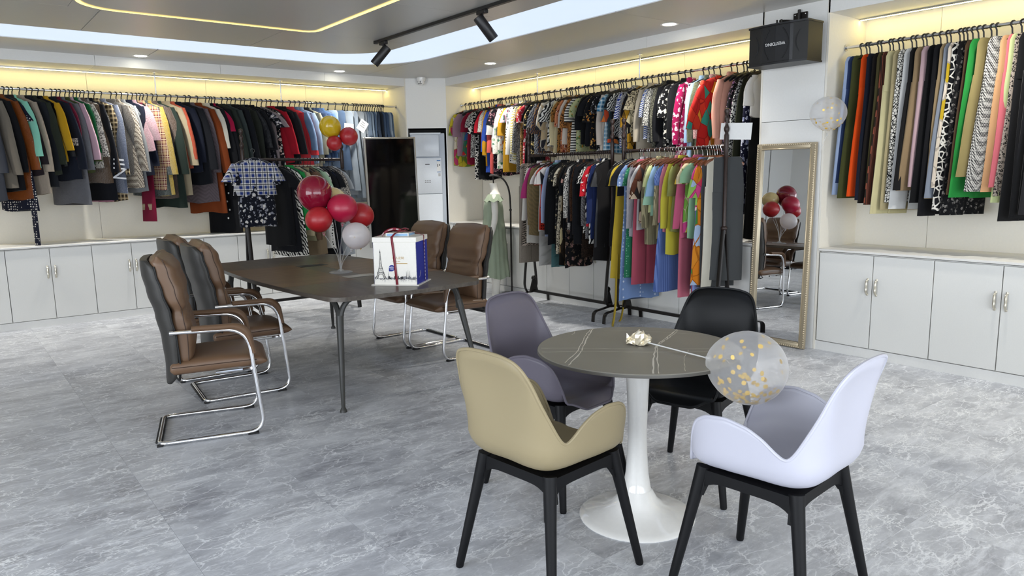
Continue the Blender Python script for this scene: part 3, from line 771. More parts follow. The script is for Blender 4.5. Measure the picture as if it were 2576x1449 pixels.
def camv(u, v): return Vector((rt.x*u+fw.x*v*1.012, rt.y*u+fw.y*v*1.012, 0))   # u to the right of the room diagonal, v away
for pts, w in (([(-.15, .42), (-.20, .25), (-.235, .08), (-.275, -.08), (-.345, -.27)], .0018), ([(-.143, .42), (-.185, .25), (-.222, .08), (-.255, -.08), (-.325, -.29)], .0022),
               ([(.25, .36), (.16, .18), (.09, .04), (.045, -.12), (-.02, -.44)], .0030), ([(.262, .36), (.172, .18), (.097, .04), (.058, -.12), (.0, -.44)], .0018),
               ([(-.43, .02), (-.2, .0), (.05, -.03), (.42, -.05)], .0011), ([(-.43, -.05), (-.2, -.06), (.05, -.085), (.42, -.10)], .0011),
               ([(-.24, .36), (-.245, .31), (-.26, .27)], .0012), ([(.20, -.06), (.15, -.2), (.10, -.43)], .0009), ([(.37, -.12), (.32, -.18), (.30, -.32)], .0014), ([(-.1, .36), (.15, .3), (.44, .18)], .0006)):
    vein([camv(*p) for p in pts], w)
MB().lathe([(.16, .730), (.16, .745), (.06, .745)], 40, cap=False).build('top_plate', M['glossy_white'], rt_)
MB().lathe([(.060, .742), (.056, .72), (.049, .62), (.044, .50), (.041, .40), (.043, .30), (.050, .20), (.060, .135), (.066, .122)], 48, cap=False).build('column', M['glossy_white'], rt_)
MB().lathe([(.064, .128), (.072, .115), (.088, .085), (.115, .058), (.15, .040), (.19, .027), (.225, .017), (.246, .010), (.252, .005), (.250, 0), (.02, 0)], 80, cap=False).build('base', M['glossy_white'], rt_, ang=50)

# ---- moulded armchairs round it (facing local +x)
def shell_mesh():
    NT_, NR = 240, 24
    zs = .480
    ang = [0, 32, 37, 42, 48, 58, 74, 92, 104, 113, 121, 127, 133, 140, 147, 154, 165, 180]     # degrees from the front
    ez = [.480, .481, .50, .585, .648, .678, .688, .672, .645, .610, .586, .63, .71, .80, .862, .892, .905, .908]
    raw = [lin(ang, ez, min(d, 360-d)) for d in range(360)]
    wt = [math.exp(-(k/2.6)**2/2) for k in range(-10, 11)]
    smo = [sum(raw[(d+k) % 360]*w for k, w in zip(range(-10, 11), wt))/sum(wt) for d in range(360)]
    def rim(d): i = int(d) % 360; return lerp(smo[i], smo[(i+1) % 360], d-int(d))
    def foot(d):
        a = math.radians(d); p = 3.9
        return (abs(math.cos(a)/(.268 if d < 90 else .232))**p+abs(math.sin(a)/.238)**p)**(-1/p)
    rows = []
    for i in range(NT_):
        d = 360*i/NT_; dd = d if d <= 180 else 360-d; a = math.radians(d)
        Rs = foot(dd); rise = max(rim(d)-zs, 0)
        lean = interp([0, 45, 75, 105, 140, 180], [.06, .07, .09, .11, .12, .13], dd)
        rho = interp([0, 40, 60, 180], [.05, .06, .085, .11], dd)
        k = sm((rise-.004)/.05)
        col = []
        for j in range(NR+1):
            t = j/NR
            if t < .45:
                q = t/.45; r = q*(Rs-rho); z = zs-.020*(1-q**2)
            else:
                q = (t-.45)/.55
                fd = 1-sm((dd-14)/20); dr, dz = (Rs-rho)+(rho+.024*fd)*q, zs+.003*math.sin(PI*q)-.034*fd*q**2.2
                fr = .45 if rise > rho else .45+.55*(1-rise/rho)
                rr_ = min(rho, rise)
                if q < fr:
                    b = q/fr*math.acos(max(0, 1-rr_/rho)); r = (Rs-rho)+rho*math.sin(b); z = zs+rho*(1-math.cos(b))
                else:
                    e = (q-fr)/(1-fr); z = zs+rr_+(rise-rr_)*e; r = Rs+lean*(z-zs-rr_)
                    if dd > 120: r += (0.028*max(0, (z-.78)/.13)**2-.012*math.sin(PI*min(1, max(0, (z-.56)/.34))))*sm((dd-120)/20)
                r = lerp(dr, r, k); z = lerp(dz, z, k)
            x, y = r*math.cos(a), r*math.sin(a)
            if dd > 118 and z > .58:
                f = sm((z-.58)/.2)*.45; x = lerp(x, -abs(r)*.90-.005, f*sm((dd-118)/30))
            col.append((x-.028, y, z))
        rows.append(col)
    vs = [(-.028, 0, zs-.020)]; fs = []
    for col in rows: vs += col[1:]
    idx = lambda i, j: 1+(i % NT_)*NR+(j-1)
    for i in range(NT_):
        fs.append((0, idx(i, 1), idx(i+1, 1)))
        for j in range(1, NR): fs.append((idx(i, j), idx(i, j+1), idx(i+1, j+1), idx(i+1, j)))
    me = MB().add(vs, fs).mesh('shell', True, 180)
    return me, [Vector(c[-1]) for c in rows]
sh_me, rim_pts = shell_mesh()
def make_armchair():
    r = thing('armchair', '', 'chair', group='moulded plastic chairs at the round table')
    sh_me.materials.append(M['beige_shell'])
    s = link('shell', sh_me, r)
    md = s.modifiers.new('thickness', 'SOLIDIFY'); md.thickness = .007; md.offset = 0
    e = MB().tube(rim_pts, .0062, 8, closed=True).build('rim', M['beige_shell'], s)
    for sx in (-1, 1):
        for sy in (-1, 1):
            p0 = Vector((sx*.172, sy*.167, .465)); p1 = Vector((sx*.250, sy*.245, 0))
            P = [p0.lerp(p1, t) for t in (0, .15, .35, .7, .985, 1)]
            MB().tube(P, [.025, .023, .0205, .0178, .0155, .013], 14).build('leg', M['leg_black'], r)
    fr = MB()
    for k in range(4):          # arched apron between each pair of legs
        Mx = Matrix.Rotation(k*PI/2, 4, 'Z'); pts = []
        n = 20
        for i in range(n+1):
            t = -1+2*i/n; pts.append((t*.180, .458))
        for i in range(n, -1, -1):
            t = -1+2*i/n; lowd = .035+.055*abs(t)**6; pts.append((t*(.172+.018*abs(t)**7), .455-lowd))
        m = MB().prism(pts, .155, .183, lambda x, z, y: (y, x, z)); m.xf(Mx); fr.add(m.v, m.f)
    fr.box(-.16, .16, -.16, .16, .444, .456)
    fr.build('seat_frame', M['leg_black'], r, ang=30)
    return r
ac0 = make_armchair()
for k, (x, y, a, m, lab) in enumerate([(1.728, 2.002, 6, 'beige_shell', 'beige plastic armchair on black legs seen from behind'),
                                  (2.27, 2.574, -82, 'grey_shell', 'grey plastic armchair on black legs left of the round table'),
                                  (2.815, 2.16, 195, 'black_shell', 'black plastic armchair behind the round table'),
                                  (2.235, 1.38, 95, 'white_shell', 'white plastic armchair on black legs in the right foreground')]):
    o = ac0 if k == 0 else copy_tree(ac0)
    o.location = (x, y, 0); o.rotation_euler = (0, 0, math.radians(a)); o['label'] = lab
    for c in o.children:
        if c.name.startswith('shell'):
            use_mat(c, M[m])
            for d in c.children: use_mat(d, M[m])

# ---- standing mirror leaning on the pillar
mr = thing('standing_mirror', 'tall leaning mirror in a champagne beaded frame', 'mirror', (5.632, 3.486, .002), (0, math.radians(2.0), math.radians(.4)))
mw, mh, fwid = .545, 1.715, .05
MB().box(.0, .018, -mw/2+.01, mw/2-.01, .01, mh-.01).build('backing', M['gap'], mr)
MB().box(-.006, -.002, -mw/2+fwid, mw/2-fwid, fwid, mh-fwid).build('mirror_glass', M['mirror'], mr)
def mframe(y0, y1, z0, z1, name):
    f = MB().box(-.024, .004, y0, y1, z0, z1, .006, 2).build(name, M['frame_gold'], mr); return f
fl_ = mframe(-mw/2, -mw/2+fwid, 0, mh, 'frame_stile'); fr_ = mframe(mw/2-fwid, mw/2, 0, mh, 'frame_stile')
fb_ = mframe(-mw/2+fwid, mw/2-fwid, 0, fwid, 'frame_rail'); ft_ = mframe(-mw/2+fwid, mw/2-fwid, mh-fwid, mh, 'frame_rail')
for par, pts in ((fl_, [(-mw/2+.012, z) for z in [.02+.019*i for i in range(89)]]), (fr_, [(mw/2-.012, z) for z in [.02+.019*i for i in range(89)]]),
                 (fb_, [(y, .012) for y in [-.22+.019*i for i in range(24)]]), (ft_, [(y, mh-.012) for y in [-.22+.019*i for i in range(24)]])):
    b = MB()
    for y, z in pts: b.ball((-.025, y, z), .0085, 7, 5, (.8, 1, 1))
    o = b.build('beading', M['frame_gold'], par); o['kind'] = 'stuff'
for y in (-mw/2+fwid-.004, mw/2-fwid+.004): MB().box(-.03, -.018, y-.005, y+.005, fwid, mh-fwid, .003, 1).build('inner_lip', M['frame_gold'], mr)
for z in (fwid-.004, mh-fwid+.004): MB().box(-.03, -.018, -mw/2+fwid, mw/2-fwid, z-.005, z+.005, .003, 1).build('inner_lip', M['frame_gold'], mr)

# ---- loudspeaker on its wall bracket (front faces -x)
sp = thing('loudspeaker', 'black boxy loudspeaker mounted upside down on the white pillar', 'loudspeaker', (5.36, 3.42, 2.325))
pts = [(.235, -.257), (.235, .257), (.03, .257), (.006, .12), (0, 0), (.006, -.12), (.03, -.257)]
MB().prism(pts, .012, .298).build('cabinet', M['speaker'], sp, smooth=False)
for z0, z1 in ((0, .014), (.296, .31)): MB().prism([(x*1.02-.012 if x < .1 else x+.004, y*1.015) for x, y in pts], z0, z1).build('end_board', M['black_plastic'], sp, smooth=False)
gr = MB().prism([(.034, .235), (.004, .12), (-.003, 0), (.004, -.12), (.034, -.235), (.05, -.235), (.05, .235)], .02, .29).build('grille', M['black_plastic'], sp, smooth=False)
def gx(y): return interp([0, .12, .235], [-.004, .003, .033], abs(y))-.001
for c, s, ry in ((.19, -1, .085), (.085, 1, .085), (-.085, -1, .085), (-.19, 1, .085)):
    Q = []
    for i in range(17):
        t = -1+2*i/16; y = c+s*.05*math.cos(t*PI/2)-s*.025; Q.append((gx(y), y, .155+t*.115))
    MB().tube(Q, .005, 6).build('groove', M['rubber'], gr)
lt = text_mesh('WESTDING', .034, .001); lt.materials.append(M['white_ink'])
lo = link('lettering', lt, gr, (-.0075, 0, .155)); lo.rotation_euler = Matrix(((0, 0, -1), (1, 0, 0), (0, -1, 0))).to_euler()
lo.rotation_euler = (Matrix(((0, 0, -1), (-1, 0, 0), (0, 1, 0))) @ Matrix.Rotation(PI, 3, 'Z')).to_euler()
br = MB().box(.335, .352, -.06, .06, .33, .43, .002, 1).build('wall_plate', M['black_metal'], sp)
MB().tube([(.335, 0, .36), (.22, .05, .36), (.16, .07, .355)], .010, 8).build('arm', M['black_metal'], sp)
for y in (.05, .09): MB().tube([(.15, y, .31), (.15, y, .365)], .008, 8).build('clamp', M['black_metal'], sp)
MB().tube([(.32, 0, .32), (.32, 0, .45)], .012, 8).build('pivot', M['black_metal'], sp)
for y in (-.045, .045):
    for z in (.345, .415): MB().ball((.334, y, z), .006, 8, 5, (.4, 1, 1)).build('screw', M['steel'], br)

# ---- upright display screen
tv = thing('display_screen', 'tall black display screen with a silver edge, standing on end', 'screen', (4.755, 8.5, 0), (0, math.radians(-1.3), math.radians(-4)))
MB().box(-.355, .355, .012, .055, .60, 2.0, .006, 2).build('housing', M['black_plastic'], tv)
MB().box(-.335, .335, .004, .012, .62, 1.975).build('panel', M['screen'], tv)
for x0, x1, z0, z1 in ((-.36, -.337, .60, 2.0), (.337, .36, .60, 2.0), (-.337, .337, 1.977, 2.0), (-.337, .337, .60, .618)):
    MB().box(x0, x1, 0, .03, z0, z1, .003, 1).build('bezel', M['silver'], tv)
MB().box(-.02, .02, -.001, 0, 1.984, 1.991).build('badge', M['steel'], tv)
MB().tube([(0, .06, .05), (0, .06, .9)], .03, 12).build('post', M['black_metal'], tv)
for s in (-1, 1): MB().box(s*.25-.03, s*.25+.03, -.22, .28, .0, .035, .008, 1).build('foot', M['black_metal'], tv)
MB().box(-.28, .28, .03, .09, .02, .05, .005, 1).build('foot_bar', M['black_metal'], tv)

# ---- floor standing air conditioner in the corner recess
acu = thing('air_conditioner', 'white floor-standing air conditioner built into the corner recess', 'air conditioner', CA+cdir*.03+Vector((-cdir.y, cdir.x, 0))*.012, (0, 0, cang))
MB().box(.0, .48, .02, .36, .03, 2.085, .012, 2).build('body', M['ac_side'], acu)
MB().box(.02, .40, -.004, .03, 1.765, 2.06, .006, 2).build('upper_door', M['ac_white'], acu)
MB().box(.0, .43, -.008, .03, 1.25, 1.745, .008, 2).build('front_panel', M['ac_white'], acu)
MB().box(.0, .43, -.008, .03, .06, 1.246, .008, 2).build('lower_panel', M['ac_white'], acu)
MB().box(.0, .43, -.006, .03, 2.064, 2.092, .006, 1).build('top_cap', M['ac_white'], acu)
lb = MB().box(.362, .412, -.0095, -.0082, 1.545, 1.72).build('energy_label', M['paper'], acu)
MB().box(.362, .412, -.0102, -.0096, 1.700, 1.715).build('label_band', M['print_blue'], lb); MB().box(.362, .412, -.0102, -.0096, 1.548, 1.556).build('label_band', M['print_blue'], lb)
MB().box(.370, .380, -.0102, -.0096, 1.62, 1.66).build('label_mark', M['ink'], lb); MB().box(.390, .407, -.0102, -.0096, 1.635, 1.66).build('label_mark', M['grey_ink'], lb)
lb = MB().box(.376, .412, -.0095, -.0082, 1.49, 1.535).build('barcode_label', M['paper'], acu)
for i in range(4): MB().box(.379, .409, -.0102, -.0096, 1.495+.01*i, 1.500+.01*i).build('label_mark', M['grey_ink'], lb)
MB().box(.20, .262, -.0095, -.0082, 1.654, 1.664).build('badge', M['ink'], acu)
for i in range(3):
    for j in range(2): MB().box(.19+.03*i, .21+.03*i, -.0090, -.0082, 1.405+.022*j, 1.415+.022*j).build('button', M['grey_ink'], acu)

# ---- dome camera, track with two spots
dc = thing('security_camera', 'small white dome security camera under the ceiling corner', 'camera', (5.40, 8.82, ZC))
MB().lathe([(.0005, 0), (.062, 0), (.062, -.035), (.055, -.05)], 24, cap=False).build('mount', M['glossy_white'], dc)
MB().ball((0, 0, -.055), .05, 20, 12).build('ball', M['glossy_white'], dc)
for v in ((-.035, -.036, -.062), (-.025, -.035, -.083), (-.045, -.018, -.083)): MB().ball(Vector(v)*1.0+Vector((0, 0, 0)), .0085, 8, 6).build('lens', M['black_plastic'], dc)
tk = thing('light_track', 'black ceiling light track beside the curved light band', 'light track', (3.60, 0, ZC))
MB().box(-.018, .018, 3.2, 6.70, -.026, 0, .002, 1).build('rail', M['black_plastic'], tk)
MB().box(-.02, .02, 6.69, 6.715, -.028, 0, .002, 1).build('end_cap', M['black_plastic'], tk)
def spot(y, aim, lab):
    r = thing('track_spotlight', lab, 'spotlight', (3.60, y, ZC-.026), group='black spotlights on the ceiling track')
    MB().box(-.018, .018, -.06, .06, -.03, 0, .004, 1).build('adapter', M['black_plastic'], r)
    MB().tube([(0, 0, -.03), (0, 0, -.075)], .011, 10).build('stem', M['black_plastic'], r)
    a = Vector(aim).normalized(); c = Vector((0, 0, -.10)); p0, p1 = c-a*.06, c+a*.15
    MB().tube([p0-a*.004, p0, p0+a*.01, p1-a*.006, p1], [.034, .041, .043, .043, .040], 24).build('head', M['black_plastic'], r, ang=30)
    MB().tube([p1-a*.001, p1+a*.0006], [.036, .036], 20).build('lens', M['screen'], r)
spot(6.55, (-.55, .35, -.75), 'black track spotlight on the left end of the track')
spot(4.92, (.62, -.25, -.85), 'black track spotlight right of the other one, pointing right')

# ---- clothes rails in the niches
def wall_rail(name, p, q, posts, label, ztop):
    d = Vector(q)-Vector(p); r = thing(name, label, 'clothes rail', p, (0, 0, math.atan2(d.y, d.x)))
    L = d.length
    MB().tube([(0, 0, 0), (L, 0, 0)], .0125, 12).build('bar', M['chrome'], r)
    for x in (.004, L-.004): MB().tube([(x-.004, 0, 0), (x+.004, 0, 0)], .027, 14).build('end_flange', M['steel'], r)
    for t in posts:
        MB().tube([(t, 0, 0), (t, 0, ztop-p[2])], .009, 10).build('hanger_post', M['chrome'], r)
        MB().lathe([(.03, ztop-p[2]-.004), (.03, ztop-p[2])], 14, (t, 0, 0)).build('post_flange', M['steel'], r)
wall_rail('clothes_rail', (-1.81, 9.25, 2.46), (5.24, 9.25, 2.46), (1.81+.65, 1.81+2.14, 1.81+3.60), 'chrome clothes rail carrying the coats on the left wall', ZF)
wall_rail('clothes_rail', (5.98, 8.70, 2.468), (5.98, 3.775, 2.468), (8.70-7.06, 8.70-5.40), 'chrome clothes rail carrying the blouses behind the racks', ZF)
wall_rail('clothes_rail', (5.98, 3.175, 2.468), (5.98, YS+.05, 2.468), (3.175-.6, 3.175+1.2), 'chrome clothes rail carrying the trousers right of the loudspeaker', ZF)

# ---- free standing clothes racks
def make_rack(L, loc, rot, label):
    r = thing('clothes_rack', label, 'clothes rack', loc, rot, 'dark metal clothes racks with turned finials')
    MB().tube([(0, -L/2, 1.705), (0, L/2, 1.705)], .016, 12).build('rail', M['brown_metal'], r)
    for e in (-1, 1):
        y = e*L/2
        MB().lathe([(.018, .95), (.018, 1.0), (.0165, 1.02), (.0165, 1.60), (.02, 1.605), (.02, 1.80), (.0165, 1.81), (.013, 1.82), (.022, 1.84), (.024, 1.86), (.013, 1.885), (.011, 1.90), (.021, 1.925), (.021, 1.945), (.012, 1.965), (.016, 1.98), (.024, 2.0), (.019, 2.02), (.001, 2.03)], 14, (0, y, 0)).build('post', M['brown_metal'], r)
        MB().ball((0, y, 1.0), .030, 12, 8, (1, 1, .8)).build('joint', M['brown_metal'], r)
        for s in (-1, 1):
            P = catmull([(s*.012, y, .99), (s*.05, y, .62), (s*.085, y, .30), (s*.085, y, .20), (s*.05, y, .135), (0, y, .125)], 5)
            MB().tube(P, .024, 8, sx=.28, sy=1, up=(1, 0, 0)).build('leg_bar', M['black_metal'], r)
            for k in (0,):
                Q = fillet([(0, y+k, .135), (s*.16, y+k, .115), (s*.262, y+k, .105), (s*.272, y+k, 0)], .07, 6)
                MB().tube(Q, .026, 8, sx=.3, sy=1, up=(0, 0, 1)).build('foot', M['black_metal'], r)
        MB().ball((0, y-e*.06, .30), .03, 12, 8).build('knob', M['black_metal'], r)
        MB().loft([[(sx*.05, y-e*.06+sy*.02, .15) for sx, sy in ((1, 1), (-1, 1), (-1, -1), (1, -1))], [(sx*.014, y-e*.06+sy*.014, .29) for sx, sy in ((1, 1), (-1, 1), (-1, -1), (1, -1))]]).build('hub', M['black_metal'], r)
    MB().box(-.012, .012, -L/2, L/2, .135, .165).build('stretcher', M['black_metal'], r)
    return r
make_rack(1.32, (5.43, 5.92, 0), (0, 0, 0), 'dark metal clothes rack beside the mannequin')
make_rack(1.20, (5.43, 4.505, 0), (0, 0, 0), 'dark metal clothes rack beside the standing mirror')
make_rack(1.14, (3.22, 8.0, 0), (0, 0, PI/2), 'dark metal clothes rack behind the long table')
tag(MB().box(-.0008, .0008, -.145, .145, -.07, .07).build('paper_sheet', M['paper'], None, (5.462, 3.835, 1.83), (.05, .06, .12)), 'blank white paper sheet hung on the rack post near the mirror', 'paper')
# ---- mannequin and its dress
mf = math.atan2(.617, -.787)
mn = thing('mannequin', 'headless white cloth mannequin wearing a green dress beside the first rack', 'mannequin', (5.50, 7.36, 0), (0, 0, mf))
def oval(z, rx, ry, cx=0, cy=0, n=24): return [(cx+rx*math.cos(2*PI*k/n), cy+ry*math.sin(2*PI*k/n), z) for k in range(n)]
zz = [.55, .70, .80, .88, .95, 1.02, 1.10, 1.17, 1.23, 1.265, 1.29, 1.32, 1.36, 1.395]
rx = [.085, .115, .115, .098, .085, .09, .105, .10, .085, .065, .05, .045, .046, .048]; ry = [.12, .155, .15, .125, .11, .12, .138, .148, .15, .11, .065, .05, .048, .05]
cx = [0, -.01, -.01, 0, .005, .012, .022, .012, -.005, -.015, -.012, -.008, 0, .005]
mb = MB().loft([oval(z, a, b, c) for z, a, b, c in zip(zz, rx, ry, cx)])
for s in (-1, 1):
    mb.tube(catmull([(-.005, s*.135, 1.235), (-.01, s*.175, 1.17), (-.015, s*.200, 1.02), (.0, s*.212, .90), (.035, s*.215, .78), (.06, s*.215, .70), (.068, s*.214, .64)], 4), [.042]*4+[.041]*4+[.037]*4+[.033]*4+[.028]*4+[.023]*4+[.019], 12)
    mb.tube(catmull([(0, s*.065, .62), (.005, s*.07, .45), (-.005, s*.07, .30), (-.01, s*.068, .15), (0, s*.065, .04), (0, s*.065, 0)], 4), [.078]*4+[.062]*4+[.058]*4+[.05]*4+[.046]*4+[.05], 14)
mb.build('body', M['skin'], mn)
MB().tube(catmull([(.05, 0, 1.485), (.02, 0, 1.49), (-.06, 0, 1.48), (-.14, 0, 1.42), (-.19, 0, 1.30), (-.205, 0, 1.10), (-.205, 0, .80), (-.205, 0, .03)], 6), .011, 10).build('hanging_stand', M['black_metal'], mn)
MB().lathe([(.13, 0), (.13, .014), (.02, .03)], 24, (-.205, 0, 0)).build('stand_base', M['black_metal'], mn)
MB().tube([(0, 0, 1.385), (.005, 0, 1.49)], .008, 8).build('neck_rod', M['black_metal'], mn)
MB().ball((-.205, -.02, 1.06), .018, 10, 8).build('knob', M['black_metal'], mn)
dr = thing('green_dress', 'long sage green dress with ruffled sleeves on the mannequin', 'dress', (5.50, 7.36, 0), (0, 0, mf))
rings = []; rng = random.Random(4)
for i in range(33):
    z = 1.215-(1.215-.225)*i/32; t = i/32
    a = interp([.225, .5, .80, 1.0, 1.06, 1.12, 1.215], [.185, .165, .145, .125, .125, .118, .09], z); b = interp([.225, .5, .80, 1.0, 1.06, 1.12, 1.215], [.225, .205, .18, .15, .15, .155, .155], z)
    ring = []
    for k in range(72):
        th = 2*PI*k/72; f = 1+.055*t*math.sin(14*th+1.2*math.sin(3*th))+.02*t*math.sin(23*th+2*t)+(.015*math.sin(40*th) if .93 < z < 1.02 else 0)
        ring.append((.008+a*f*math.cos(th), b*f*math.sin(th), z+.012*t*math.sin(5*th+1)))
    rings.append(ring)
g = fabric('s:#b3c0a6')
MB().loft(rings, cap=False).build('skirt_body', g, dr, ang=60)
for s in (-1, 1):
    rr = []
    for i in range(8):
        t = i/7; ring = []
        for k in range(28):
            th = 2*PI*k/28; R = (.06+.035*t)*(1+.10*t*math.sin(7*th)); ring.append((R*math.cos(th)*1.15, s*(.125+.075*t)+s*R*.45*math.sin(th), 1.262-.085*t+(.012*math.sin(7*th)*t)))
        rr.append(ring)
    MB().loft(rr, cap=False).build('ruffle_sleeve', g, dr, ang=60)

# ---- cake box with ribbon
cb = thing('cake_box', 'tall white and blue cake box tied with a wine-red birthday ribbon', 'gift box', (2.573, 4.560, .7508), (0, 0, math.radians(-47.8)))
bx, by, bh = .155, .136, .345          # half sizes; front is local -y
MB().box(-bx-.017, bx+.017, -by-.017, by+.017, 0, .006).build('base_board', M['box_white'], cb)
fb = MB().box(-bx, bx, -by, -by+.003, .006, .315).build('front_panel', M['box_white'], cb)
MB().box(-bx, bx, by-.003, by, .006, .315).build('rear_panel', M['box_white'], cb)
rp = MB().box(bx-.003, bx, -by, by, .006, .315).build('side_panel', M['box_blue'], cb)
MB().box(-bx, -bx+.003, -by, by, .006, .315).build('side_panel', M['box_blue'], cb)
MB().box(-bx-.004, bx+.004, -by-.004, by+.004, .300, .335, .002, 1).build('lid', M['box_white'], cb)
lid2 = MB().box(-.075, .085, -.075, .075, .336, .358, .001, 1).build('cutlery_box', M['pale_blue'], cb)
MB().box(-.078, .088, -.078, .078, .336, .339).build('box_edge', M['box_white'], lid2); MB().box(-.078, .088, -.078, .078, .3555, .3585).build('box_edge', M['box_white'], lid2)
MB().box(-.078, -.072, -.079, -.074, .336, .3585).build('box_edge', M['box_white'], lid2); MB().box(.082, .088, -.079, -.074, .336, .3585).build('box_edge', M['box_white'], lid2)
def band(P, w, name, m, par):
    P = [Vector(p) for p in P]; b = MB(); vs = []
    for p, d in zip(P, w): d = Vector(d); vs += [p-d, p+d]
    b.add(vs, [(2*i, 2*i+1, 2*i+3, 2*i+2) for i in range(len(P)-1)])
    o = b.build(name, m, par); md = o.modifiers.new('thickness', 'SOLIDIFY'); md.thickness = .0012; return o
hw = .0085
rb = band([(.015, -by-.0195, -.0005), (.012, -by-.0062, .008), (-.002, -by-.0058, .20), (-.012, -by-.0062, .305), (-.014, -by-.0070, .337), (-.006, -.0795, .3605), (.0, -.04, .366), (.005, .08, .362), (.005, by+.006, .336), (.005, by+.006, .0)], [(hw, 0, 0)]*10, 'ribbon_front', M['ribbon'], cb)
band([(bx+.006, .05, .0), (bx+.0062, .044, .20), (bx+.0065, .042, .336), (.088, .02, .361), (0, 0, .366), (-.078, -.01, .362), (-bx-.006, -.02, .336), (-bx-.006, -.02, 0)], [(0, hw*.35, .002)]*2+[(0, hw, 0)]*6, 'ribbon_side', M['ribbon'], cb)
arcp = [(-.115, -.055, .338), (-.095, -.05, .362), (-.06, -.045, .380), (-.02, -.04, .385), (.02, -.03, .376)]
bow = band(catmull(arcp, 4), [(0, .001, .0095)]*17, 'bow_loop', M['ribbon'], cb)
band(catmull([(-.01, -.02, .37), (.03, -.02, .388), (.06, -.03, .386), (.045, -.05, .374), (.0, -.03, .368)], 4), [(.002, .008, .004)]*17, 'bow_loop', M['ribbon'], cb)
band(catmull([(0, .01, .37), (.03, .02, .385), (.065, .0, .380), (.05, -.02, .370), (0, -.01, .368)], 4), [(.002, .009, .002)]*17, 'bow_loop', M['ribbon'], cb)
def front_text(txt, x, z, size, m, par=fb, sx=1):
    me = text_mesh(txt, size, .0003, sx); me.materials.append(m); return link('lettering', me, par, (x, -by-.0006, z), (PI/2, 0, 0))
me = text_mesh('HAPPY', .0135, .0003); me.materials.append(M['white_ink']); link('lettering', me, bow, (-.052, -.0465, .3795), (PI/2, -math.radians(14), 0))
me = text_mesh('BIR', .0135, .0003); me.materials.append(M['white_ink']); link('lettering', me, bow, (-.004, -.0400, .3825), (PI/2, math.radians(6), 0))
me = text_mesh('DAY', .0120, .0003); me.materials.append(M['white_ink']); link('lettering', me, bow, (-.106, -.0545, .3515), (PI/2, -math.radians(48), 0))
front_text('私人定制', .025, .190, .021, M['gold_ink']); front_text('Private cake', .012, .168, .011, M['gold_ink'])
def ink(polys, m, name, par=fb, y=-by-.0008):
    b = MB()
    for p in polys:
        n = len(p); b.add([(x, y, z) for x, z in p], [tuple(range(n))])
    return b.build(name, m, par, smooth=False)
def quad(x0, z0, x1, z1, w0, w1=None):
    w1 = w0 if w1 is None else w1; dx, dz = x1-x0, z1-z0; L = math.hypot(dx, dz); nx, nz = -dz/L, dx/L
    return [(x0-nx*w0, z0-nz*w0), (x0+nx*w0, z0+nz*w0), (x1+nx*w1, z1+nz*w1), (x1-nx*w1, z1-nz*w1)]
ink([[(.004+.0058*i, .150), (.0083+.0058*i, .150), (.0083+.0058*i, .156), (.004+.0058*i, .156)] for i in range(15)], M['gold_ink'], 'small_print', y=-by-.0005)
# tower drawing
tx, tz = -.105, .046; tw = []
def hw_(h): return lin([0, .018, .040, .072, .11, .165, .19], [.042, .030, .022, .0125, .0062, .0026, .0012], h)
for s in (-1, 1):
    for i in range(19): tw.append(quad(tx+s*hw_(i*.01), tz+i*.01, tx+s*hw_((i+1)*.01), tz+(i+1)*.01, .0014*(1-.5*i/19)+.0004))
    for i in range(4): tw.append(quad(tx+s*hw_(i*.009)*.55, tz+i*.009, tx+s*hw_((i+1)*.009)*.55, tz+(i+1)*.009, .0012))
for h, e in ((.040, 1.25), (.0425, 1.2), (.072, 1.25), (.0745, 1.2), (.165, 1.9)): tw.append(quad(tx-hw_(h)*e, tz+h, tx+hw_(h)*e, tz+h, .0010))
for i in range(16):
    h0, h1 = .002+i*.0098, .002+(i+1)*.0098
    for s in (-1, 1):
        tw.append(quad(tx+s*hw_(h0)*(.55 if h0 < .036 else -1), tz+h0, tx+s*hw_(h1), tz+h1, .0006))
        tw.append(quad(tx+s*hw_(h0), tz+h0, tx+s*hw_(h1)*(.55 if h0 < .036 else -1), tz+h1, .0006))
tw += [quad(tx+.026*math.cos(a), tz+.026*math.sin(a)*1.2, tx+.026*math.cos(a+.2), tz+.026*math.sin(a+.2)*1.2, .0010) for a in [.2*i for i in range(16)]]
tw.append(quad(tx, tz+.19, tx, tz+.207, .0012, .0003)); tw.append([(tx-.004, tz+.182), (tx+.004, tz+.182), (tx+.002, tz+.193), (tx-.002, tz+.193)])
ink(tw, M['ink'], 'tower_print')
rng = random.Random(11); city = []; grey = []
x = -.150
while x < .150:
    w = rng.uniform(.004, .012); h = rng.uniform(.008, .026)+(.03 if rng.random() < .14 else 0)
    if -.145 < x < -.06: h *= .3
    (city if rng.random() < .45 else grey).append([(x, .044), (x+w, .044), (x+w, .044+h*.7), (x+w/2, .044+h), (x, .044+h*.7)]); x += w*.9
    if rng.random() < .35: city.append(quad(x, .044, x, .044+h*1.5, .0006, .0002))
for i in range(60):
    xx_ = rng.uniform(-.15, .15); city.append(quad(xx_, .042+rng.uniform(-.004, .004), xx_+rng.uniform(.002, .012), .042+rng.uniform(-.004, .004), .0010))
for i in range(26):
    xx_ = rng.uniform(-.15, .15); grey.append(quad(xx_, .038, xx_, .038-rng.uniform(.004, .018), .0010, .0003))
for cx_, hh in ((-.050, .05), (.080, .055), (.092, .062), (.105, .058)): city += [quad(cx_, .044, cx_, .044+hh, .0022, .0004)]
ink(city, M['ink'], 'skyline_print', y=-by-.0007); ink(grey, M['grey_ink'], 'skyline_wash', y=-by-.0005)
